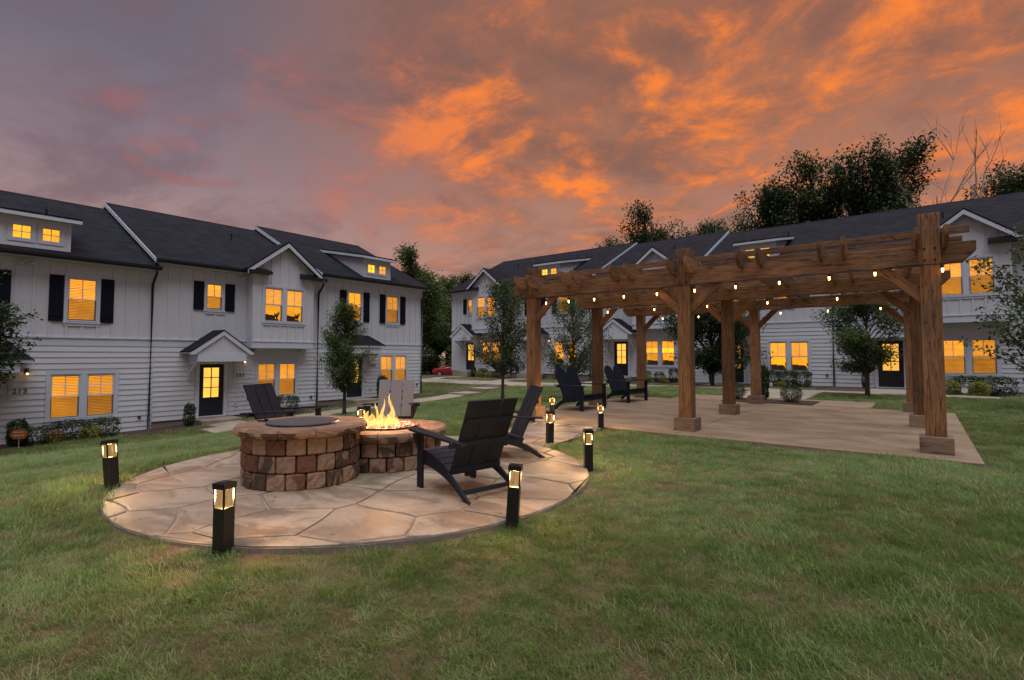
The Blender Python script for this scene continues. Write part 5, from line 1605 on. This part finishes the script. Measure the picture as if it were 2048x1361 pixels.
shrub('box', -21.55, 4.28, 0.85, 0.66, 'dark hedge bush between russet and golden bushes under window 213', SL)
shrub('yellow', -21.2, 4.70, 0.60, 0.48, 'golden green bush under the window of townhouse 213', SL)
shrub('box', -21.55, 5.12, 0.80, 0.66, 'dark bush at the right end of the bed under window 213', SL)
shrub('up', -21.5, 7.70, 0.36, 0.86, 'narrow upright shrub left of the door of 233', SL)
shrub('box', -21.5, 11.42, 1.10, 0.74, 'dark bush under the ground-floor window of 233, behind the left chair', SL)
shrub('orange', -21.0, 11.18, 0.46, 0.36, 'little russet bush before the dark bush at window 233', SL)
shrub('up', -21.5, 16.50, 0.52, 1.25, 'tall clipped dark shrub beside the facing chair', SL)
SR = 'shrubs in front of the right row'
for a in (('up', -25.34, 27.5, 0.36, 0.78, 'narrow dark shrub right of the far end door'),
          ('box', -24.5, 27.6, 0.62, 0.66, 'clipped dark bush behind two golden bushes at far end window'),
          ('yellow', -24.35, 27.0, 0.62, 0.48, 'left of two golden bushes at the far end townhouse'),
          ('yellow', -23.5, 27.0, 0.58, 0.48, 'right of two golden bushes at the far end townhouse'),
          ('box', -23.6, 27.7, 0.40, 0.46, 'small dark bush behind the right golden bush'),
          ('box', -22.95, 27.5, 0.46, 0.62, 'dark round bush right of the golden bushes'),
          ('up', -21.4, 27.6, 0.22, 0.86, 'very slim shrub left of the pergola corner post'),
          ('orange', -18.05, 27.2, 0.45, 0.62, 'brownish bush behind the nearer loveseat'),
          ('box', -18.9, 27.2, 0.30, 0.30, 'tiny green bush beside the brownish bush'),
          ('box', -17.1, 27.4, 0.40, 0.55, 'dark bush seen between the two backs of the nearer loveseat'),
          ('up', -14.95, 27.3, 0.40, 0.78, 'upright shrub left of the door behind the farther loveseat'),
          ('box', -12.1, 27.3, 0.58, 0.66, 'leftmost clipped dark bush under the window behind the loveseats'),
          ('yellow', -11.75, 26.8, 0.52, 0.42, 'left golden bush under the window behind the loveseats'),
          ('box', -11.3, 27.3, 0.56, 0.58, 'middle clipped dark bush under the window behind the loveseats'),
          ('yellow', -10.85, 26.8, 0.44, 0.42, 'right golden bush under the window behind the loveseats'),
          ('box', -10.45, 27.3, 0.60, 0.78, 'rightmost clipped dark bush, by the middle front post'),
          ('up', -8.55, 27.5, 0.28, 1.0, 'slim tall shrub beside the trunk of the dense dark tree'),
          ('box', -5.65, 27.3, 0.80, 0.76, 'left third of the clipped hedge under the window by the middle rear post'),
          ('box', -5.02, 27.3, 0.80, 0.78, 'middle third of the clipped hedge under the window by the middle rear post'),
          ('box', -4.38, 27.3, 0.80, 0.76, 'right third of the clipped hedge under the window by the middle rear post'),
          ('yellow', -5.05, 26.3, 0.42, 0.30, 'low light green bush before the clipped hedge'),
          ('up', -1.98, 27.5, 0.18, 0.98, 'slim dark shrub left of the right townhouse door'),
          ('yellow', 0.80, 24.9, 0.72, 0.58, 'golden green bush right of the front corner post'),
          ('box', 1.32, 25.5, 0.92, 0.72, 'dark bush behind the white garden sign by the corner post'),
          ('yellow', 1.62, 24.9, 0.66, 0.54, 'golden green bush between two dark bushes under the right window'),
          ('box', 2.15, 25.6, 0.98, 0.72, 'dark bush at the right end under the right window')):
    shrub(*a, SR)
shrub('round', -4.66, 17.55, 0.50, 0.56, 'round ball bush in the bed behind the middle post', 'ball bushes in the slab bed', z=0.0)
shrub('round', -3.08, 17.40, 0.62, 0.56, 'larger round ball bush in the open bed behind the pergola', 'ball bushes in the slab bed', z=0.0)
shrub('up', -3.92, 17.75, 0.30, 1.12, 'tall narrow shrub beside the middle rear pergola post', 'ball bushes in the slab bed', z=0.0)
WG = 'wild bushes in the gap between the rows'
for i, (x, y, w, h, lab) in enumerate(((-41.0, 46.0, 6.0, 5.0, 'big wild bush right behind the red car'), (-45.5, 48.5, 6.5, 4.6, 'wild bush left behind the red car'), (-50.5, 44.5, 6.0, 3.6, 'wild bush by the white van'),
                                       (-37.5, 50.0, 6.0, 6.0, 'wild bush next to the corner of the far end townhouse'), (-55.0, 62.0, 9.0, 7.0, 'distant wild bush deepest in the gap'))):
    shrub('wild', x, y, w, h, lab, WG)

# dead tree above the roof
def dead_tree():
    r = random.Random(5); m = MB()
    def grow(p, d, L, rad, lv):
        pts = [p]; q = p; dd = d
        for k in range(4):
            dd = (dd + Vector((r.uniform(-.22, .22), r.uniform(-.22, .22), r.uniform(-.05, .16)))).normalized(); q = q + dd * L / 4; pts.append(q)
        m.tube(pts, [rad * (1 - 0.16 * k) for k in range(5)], 6 if lv < 2 else 4)
        if lv >= 4: return
        for k in range(3 if lv < 3 else 2):
            s = pts[r.choice((2, 3, 4))]
            nd = (dd + Vector((r.uniform(-.9, .9), r.uniform(-.9, .9), r.uniform(-.1, .5)))).normalized()
            grow(s, nd, L * r.uniform(0.5, 0.72), rad * 0.5, lv + 1)
    for a, l in ((Vector((-0.06, 0.05, 1)), 8.6), (Vector((0.40, 0.1, 1)), 7.4), (Vector((-0.12, -0.2, 1)), 5.6)):
        grow(Vector((0, 0, 4.6)), a.normalized(), l * 0.72, 0.15, 1)
    m.tube([(0, 0, -0.2), (0.05, 0, 2.5), (0, 0, 4.8)], [0.3, 0.24, 0.19], 8)
    T = root('dead_tree', 'bare dead tree with forked grey branches above the roof', 'tree', (0.95, 41.6, g1(0.95, 41.6)), 0.0)
    T.scale = (0.74, 0.74, 1.10)
    link('trunk', m.mesh('trunk', MAT['palebark']), T)
dead_tree()

# ------------------------------------------------------------------ vehicles
def m_car(name, col):
    m, N = new_mat(name)
    b = finish(N, col, 0.3, None, spec=0.6)
    b.inputs['Coat Weight'].default_value = 0.8; b.inputs['Coat Roughness'].default_value = 0.06
    return m
MAT['red'] = m_car('red_paint', (0.42, 0.012, 0.016)); MAT['vanwhite'] = m_car('white_car_paint', (0.55, 0.55, 0.55))
MAT['tyre'] = paint('tyre_rubber', (0.012, 0.012, 0.012), 0.85, 0.1); MAT['rim'] = paint('alloy_rim', (0.45, 0.45, 0.46), 0.35, 0.05)
MAT['carglass'] = paint('tinted_glass', (0.012, 0.013, 0.016), 0.08, 0.0, spec=0.7)
MAT['amber'] = paint('lamp_plastic', (0.5, 0.42, 0.38), 0.2, 0.0)
def car(label, cat, loc, rotz, secs, paint_, glass, wheels, wr, name):
    """body lofted from cross-sections (x, half width, z bottom, z belt, z roof, half roof width)"""
    Cc = root(name, label, cat, loc, rotz)
    V = []; F = []; K = 10
    for (x, hw, zb, zl, zr, rw) in secs:
        pr = [(-hw * .92, zb), (-hw, zb + (zl - zb) * .35), (-hw * .985, zl), (-rw, zr - 0.02), (-rw * .8, zr), (rw * .8, zr), (rw, zr - 0.02), (hw * .985, zl), (hw, zb + (zl - zb) * .35), (hw * .92, zb)]
        V += [(x, p[0], p[1]) for p in pr]
    for i in range(len(secs) - 1):
        for k in range(K):
            a = i * K + k; b = i * K + (k + 1) % K; F.append((a, b, b + K, a + K))
    F.append(tuple(range(K))); F.append(tuple((len(secs) - 1) * K + k for k in range(K - 1, -1, -1)))
    b = MB(); b.add(V, F); body = b.ob('body', paint_, Cc, bevel=0.03, smooth=True, seg=3)
    for (poly, y0) in glass:
        for s in (-1, 1):
            b = MB(); b.prism(poly, 'y', s * y0 - 0.012, s * y0 + 0.012); b.ob('side_window', MAT['carglass'], Cc, bevel=0.01)
    for x in wheels:
        for s in (-1, 1):
            yo = s * (secs[len(secs) // 2][1] - 0.10)
            b = MB(); n = 28
            for (r_, dy) in ((wr * .62, -.10), (wr * .93, -.11), (wr, -.07), (wr, .07), (wr * .93, .11), (wr * .62, .10)):
                b.v += [(x + r_ * math.cos(2 * PI * k / n), yo + dy, wr + r_ * math.sin(2 * PI * k / n)) for k in range(n)]
            for q in range(6):
                for k in range(n): b.f.append((q * n + k, q * n + (k + 1) % n, ((q + 1) % 6) * n + (k + 1) % n, ((q + 1) % 6) * n + k))
            w = b.ob('wheel', MAT['tyre'], Cc, smooth=True)
            b = MB()
            for k in range(5):
                a = 2 * PI * k / 5; ca, sa = math.cos(a), math.sin(a)
                b.prism([(x + wr * .1 * ca - .035 * sa, wr + wr * .1 * sa + .035 * ca), (x + wr * .62 * ca - .045 * sa, wr + wr * .62 * sa + .045 * ca), (x + wr * .62 * ca + .045 * sa, wr + wr * .62 * sa - .045 * ca), (x + wr * .1 * ca + .035 * sa, wr + wr * .1 * sa - .035 * ca)], 'y', yo + s * .07, yo + s * .09)
            b.tube([(x, yo - s * .02, wr), (x, yo + s * .095, wr)], wr * .16, 12); b.tube([(x, yo - .06, wr), (x, yo + .06, wr)], wr * .615, 20)
            b.ob('rim', MAT['rim'], w)
    return Cc, body
car_secs = [(-2.25, 0.72, 0.42, 0.62, 0.66, 0.60), (-2.12, 0.84, 0.28, 0.80, 0.88, 0.70), (-1.55, 0.90, 0.20, 0.90, 0.98, 0.72), (-1.10, 0.91, 0.20, 0.93, 1.05, 0.70), (-0.45, 0.92, 0.20, 0.95, 1.42, 0.58), (0.25, 0.92, 0.20, 0.95, 1.47, 0.60), (1.05, 0.91, 0.20, 0.96, 1.38, 0.58), (1.75, 0.89, 0.22, 0.98, 1.08, 0.66), (2.18, 0.82, 0.30, 0.92, 0.98, 0.66), (2.26, 0.74, 0.42, 0.70, 0.78, 0.6)]
cz = g1(-41.6, 39.9) + 0.025
rc, body = car('red car parked on the road, cut off by the far end townhouse', 'car', (-41.9, 42.0, cz), R(40), car_secs, MAT['red'],
               [([(-0.92, 1.0), (-0.42, 1.34), (0.2, 1.39), (0.2, 0.99)], 0.80), ([(0.27, 0.99), (0.27, 1.39), (0.95, 1.32), (1.5, 1.02)], 0.80)], (-1.42, 1.38), 0.335, 'parked_car')
for s in (-1, 1):
    b = MB(); b.hexa([(-2.27, s * .5 - .13, .60), (-2.0, s * .62 - .13, .60), (-2.0, s * .62 + .13, .60), (-2.27, s * .5 + .13, .60), (-2.22, s * .5 - .13, .72), (-1.9, s * .62 - .13, .80), (-1.9, s * .62 + .13, .80), (-2.22, s * .5 + .13, .72)]); b.ob('headlight', MAT['amber'], rc, bevel=0.02)
van_secs = [(-2.7, 0.85, 0.35, 1.0, 1.05, 0.8), (-2.6, 0.95, 0.28, 1.15, 1.25, 0.85), (-1.9, 1.0, 0.25, 1.25, 1.75, 0.82), (-1.3, 1.0, 0.25, 1.3, 2.15, 0.85), (0.5, 1.0, 0.25, 1.3, 2.25, 0.88), (2.6, 1.0, 0.25, 1.3, 2.22, 0.88), (2.7, 0.96, 0.35, 1.25, 2.1, 0.84)]
car('white van parked on the road behind the left row, mostly hidden', 'van', (-52.8, 46.6, g1(-52.8, 46.6) + 0.025), R(45), van_secs, MAT['vanwhite'],
    [([(-1.85, 1.35), (-1.3, 1.95), (-0.5, 2.0), (-0.5, 1.35)], 0.955)], (-1.75, 1.75), 0.36, 'parked_van')

# ------------------------------------------------------------------ yard signs
def sign(label, x, y, w, h, zc, col, rz, name='yard_sign'):
    S = root(name, label, 'sign', (x, y, g1(x, y) + 0.02), rz)
    m1 = paint('sign_' + name, col, 0.4, 0.03); m2 = paint('sign_border', tuple(min(1, c * 0.55 + 0.02) for c in col), 0.4, 0.0); m3 = paint('sign_text', (0.62, 0.50, 0.42), 0.4, 0.0)
    b = MB(); b.tube([(0, 0.012, -0.1), (0, 0.012, zc - h * .3)], 0.009, 6); b.ob('stake', MAT['white'], S)
    def octa(k): return [(k * w / 2 * c, zc + k * h / 2 * s) for c, s in ((1, .38), (.62, 1), (-.62, 1), (-1, .38), (-1, -.38), (-.62, -1), (.62, -1), (1, -.38))]
    b = MB(); b.prism(octa(1.0), 'y', -0.004, 0.004); p = b.ob('panel', m2, S)
    b = MB(); b.prism(octa(0.88), 'y', -0.006, -0.0041); b.ob('face', m1, p)
    for k, zz in enumerate((0.18, -0.12)):
        b = MB(); b.box(-w * .30, w * .30, -0.0075, -0.0061, zc + h * zz - h * .05, zc + h * zz + h * .06); b.ob('print', m3, p)
sign('small orange octagonal yard sign at the left bed edge', -21.0, 2.98, 0.40, 0.30, 0.42, (0.50, 0.15, 0.035), R(60))
sign('small white octagonal garden sign by the golden bushes at right', 1.20, 24.65, 0.19, 0.19, 0.20, (0.62, 0.62, 0.60), R(10), 'garden_sign')
sign('tiny white garden sign before the clipped hedge', -5.45, 26.1, 0.16, 0.19, 0.16, (0.62, 0.62, 0.60), R(10), 'garden_sign')

# ------------------------------------------------------------------ grass
def clump_obj(k, seed, nbl, rad, hmin, hmax, wid, lean):
    r = random.Random(seed); V = []; F = []
    for b in range(nbl):
        a = r.uniform(0, 2 * PI); d = rad * math.sqrt(r.random())
        x, y = d * math.cos(a), d * math.sin(a)
        h = r.uniform(hmin, hmax); w = wid * r.uniform(0.7, 1.3)
        la = r.gauss(0.0, 0.75); ll = lean * r.uniform(0.3, 1.3)
        dx, dy = math.cos(la) * ll, math.sin(la) * ll
        sx, sy = -math.sin(la + r.uniform(-.5, .5)) * w / 2, math.cos(la + r.uniform(-.5, .5)) * w / 2
        o = len(V)
        for t, q in ((0.0, 1.0), (0.4, 0.85), (0.75, 0.55)):
            px, py, pz = x + dx * h * t * t, y + dy * h * t * t, h * (t - 0.28 * ll * t * t)
            V += [(px - sx * q, py - sy * q, pz), (px + sx * q, py + sy * q, pz)]
        V.append((x + dx * h, y + dy * h, h * (1 - 0.34 * ll)))
        F += [(o, o + 1, o + 3, o + 2), (o + 2, o + 3, o + 5, o + 4), (o + 4, o + 5, o + 6)]
    me = bpy.data.meshes.new('grass_clump'); me.from_pydata(V, [], F); me.materials.append(MAT['grass']); me.update()
    return bpy.data.objects.new('grass_clump_source', me)
def vnoise(x, y, s, seed):
    rg = np.random.default_rng(seed); g = rg.random((64, 64))
    X = x * s; Y = y * s; i = np.floor(X).astype(int); j = np.floor(Y).astype(int); u = X - i; v = Y - j
    u = u * u * (3 - 2 * u); v = v * v * (3 - 2 * v)
    a = g[i % 64, j % 64]; b = g[(i + 1) % 64, j % 64]; c = g[i % 64, (j + 1) % 64]; d = g[(i + 1) % 64, (j + 1) % 64]
    return (a * (1 - u) + b * u) * (1 - v) + (c * (1 - u) + d * u) * v
def build_grass():
    rg = np.random.default_rng(8)
    th = R(38.4)
    pts = []; scl = []
    # rings of growing distance, thinner and taller-looking clumps further away
    for (d0, d1, dens, sc) in ((0.7, 3.2, 420, 0.85), (3.2, 6.0, 300, 0.95), (6.0, 10.0, 170, 1.10), (10.0, 17.0, 80, 1.40), (17.0, 28.0, 36, 1.8), (28.0, 42.0, 13, 2.6)):
        A = math.radians(112) / 2 * (d1 * d1 - d0 * d0)
        n = int(A * dens)
        rr = np.sqrt(rg.uniform(d0 * d0, d1 * d1, n)); aa = rg.uniform(-R(56), R(56), n)
        x = rr * (-np.sin(th + aa)) ; y = rr * np.cos(th + aa)
        keep = np.ones(n, bool)
        m = 0.05
        keep &= np.hypot(x - PATIO_C[0], y - PATIO_C[1]) > PATIO_R + 0.035
        for (x0, x1, y0, y1) in SLABS: keep &= ~((x > x0 - 0.03) & (x < x1 + 0.03) & (y > y0 - 0.03) & (y < y1 + 0.03))
        keep &= ~((x > -6.45) & (x < -4.58) & (y > 6.2) & (y < 9.1) & (x < -4.58 - (y - 6.55) * 0.14 + 0.03))
        keep &= (~(x < -21.15) | (y > 20.3)) & ~((x < -28.0) & (y > 26.0))
        keep &= y < 25.4
        # worn and bare places
        bare = vnoise(x, y, 0.9, 3) * 0.6 + vnoise(x, y, 2.6, 4) * 0.4
        rim = np.abs(np.hypot(x - PATIO_C[0], y - PATIO_C[1]) - PATIO_R - 0.2) < 0.28
        keep &= (rg.random(n) < np.clip((0.86 - bare) / 0.10, 0.25, 1.0))
        keep &= ~(rim & (bare > 0.55) & (rg.random(n) < 0.45))
        for (sx, sy, sr) in ((-3.75, 1.75, .15), (-4.35, 1.40, .19), (-5.6, 1.10, .15), (-2.65, 3.9, .15), (-3.35, 2.05, .12), (-6.2, 1.2, .13), (-3.1, 1.0, .10), (-4.9, 1.2, .11)):
            keep &= ~((np.hypot(x - sx, (y - sy) * 1.3) < sr * (0.7 + 0.6 * vnoise(x, y, 9.0, 33))) & (rg.random(n) < 0.93))
        x, y = x[keep], y[keep]
        tall = 0.72 + 0.75 * vnoise(x, y, 0.55, 9) * vnoise(x, y, 1.7, 10) * 1.6
        pts.append(np.stack([x, y, ground(x, y) - 0.004], 1)); scl.append(sc * tall * rg.uniform(0.75, 1.25, len(x)))
    P = np.concatenate(pts); S = np.concatenate(scl)
    n = len(P)
    ang = 2 * PI * (vnoise(P[:, 0], P[:, 1], 0.35, 21) * 0.7) + 1.2 + rg.normal(0, 0.95, n)
    rot = np.stack([rg.normal(0, 0.10, n), rg.normal(0, 0.10, n), ang], 1)
    idx = rg.choice(4, n, p=[0.32, 0.26, 0.32, 0.10])
    me = bpy.data.meshes.new('grass'); me.vertices.add(n); me.vertices.foreach_set('co', P.ravel().astype(np.float32))
    for nm, typ, val, key in (('rot', 'FLOAT_VECTOR', rot, 'vector'), ('scl', 'FLOAT', S, 'value'), ('idx', 'INT', idx, 'value')):
        a = me.attributes.new(nm, typ, 'POINT'); a.data.foreach_set(key, np.ascontiguousarray(val).ravel().astype(np.int32 if typ == 'INT' else np.float32))
    me.update()
    o = link('grass', me); tag(o, 'green lawn grass with dry patches round the patio', 'grass', None, 'stuff')
    src = [clump_obj(0, 1, 52, 0.085, 0.035, 0.065, 0.0036, 0.60), clump_obj(1, 2, 46, 0.095, 0.040, 0.075, 0.0034, 0.80),
           clump_obj(2, 3, 56, 0.080, 0.025, 0.050, 0.0038, 0.50), clump_obj(3, 4, 26, 0.090, 0.055, 0.115, 0.0030, 1.05)]
    ng = bpy.data.node_groups.new('grass_scatter', 'GeometryNodeTree')
    ng.interface.new_socket('Geometry', in_out='INPUT', socket_type='NodeSocketGeometry')
    ng.interface.new_socket('Geometry', in_out='OUTPUT', socket_type='NodeSocketGeometry')
    gi = ng.nodes.new('NodeGroupInput'); go = ng.nodes.new('NodeGroupOutput'); jn = ng.nodes.new('GeometryNodeJoinGeometry')
    def attr(nm, typ):
        a = ng.nodes.new('GeometryNodeInputNamedAttribute'); a.data_type = typ; a.inputs[0].default_value = nm; return a.outputs[0]
    ai, ar, as_ = attr('idx', 'INT'), attr('rot', 'FLOAT_VECTOR'), attr('scl', 'FLOAT')
    e2r = ng.nodes.new('FunctionNodeEulerToRotation'); ng.links.new(ar, e2r.inputs[0])
    for k, s in enumerate(src):
        cmpn = ng.nodes.new('FunctionNodeCompare'); cmpn.data_type = 'INT'; cmpn.operation = 'EQUAL'
        ng.links.new(ai, cmpn.inputs[2]); cmpn.inputs[3].default_value = k
        oi = ng.nodes.new('GeometryNodeObjectInfo'); oi.inputs[0].default_value = s; oi.inputs['As Instance'].default_value = True
        ip = ng.nodes.new('GeometryNodeInstanceOnPoints')
        ng.links.new(gi.outputs[0], ip.inputs['Points']); ng.links.new(cmpn.outputs[0], ip.inputs['Selection']); ng.links.new(oi.outputs['Geometry'], ip.inputs['Instance'])
        ng.links.new(e2r.outputs[0], ip.inputs['Rotation']); ng.links.new(as_, ip.inputs['Scale'])
        ng.links.new(ip.outputs[0], jn.inputs[0])
    ng.links.new(jn.outputs[0], go.inputs[0])
    md = o.modifiers.new('scatter', 'NODES'); md.node_group = ng
    print('grass clumps', n)
build_grass()

# ------------------------------------------------------------------ fallen leaves on the paving
def fallen_leaves():
    rg = np.random.default_rng(77)
    a = rg.uniform(0, 2 * PI, 70); r_ = PATIO_R * np.sqrt(rg.random(70))
    c = np.stack([PATIO_C[0] + r_ * np.cos(a), PATIO_C[1] + r_ * np.sin(a), np.full(70, 0.014)], 1)
    c2 = np.stack([rg.uniform(-7.8, 0.5, 60), rg.uniform(9.2, 16.5, 60), np.full(60, 0.008)], 1)
    keep = (np.hypot(c[:, 0] - C1.x, c[:, 1] - C1.y) > 0.75) & (np.hypot(c[:, 0] - C2.x, c[:, 1] - C2.y) > 0.85)
    me = leaf_mesh('fallen_leaf', np.concatenate([c[keep], c2]), 0.035, 5, MAT['orange'], 0.6, 4.0)
    o = link('fallen_leaf_litter', me); tag(o, 'small dry leaves scattered on patio and slab', 'leaf litter', None, 'stuff')
fallen_leaves()
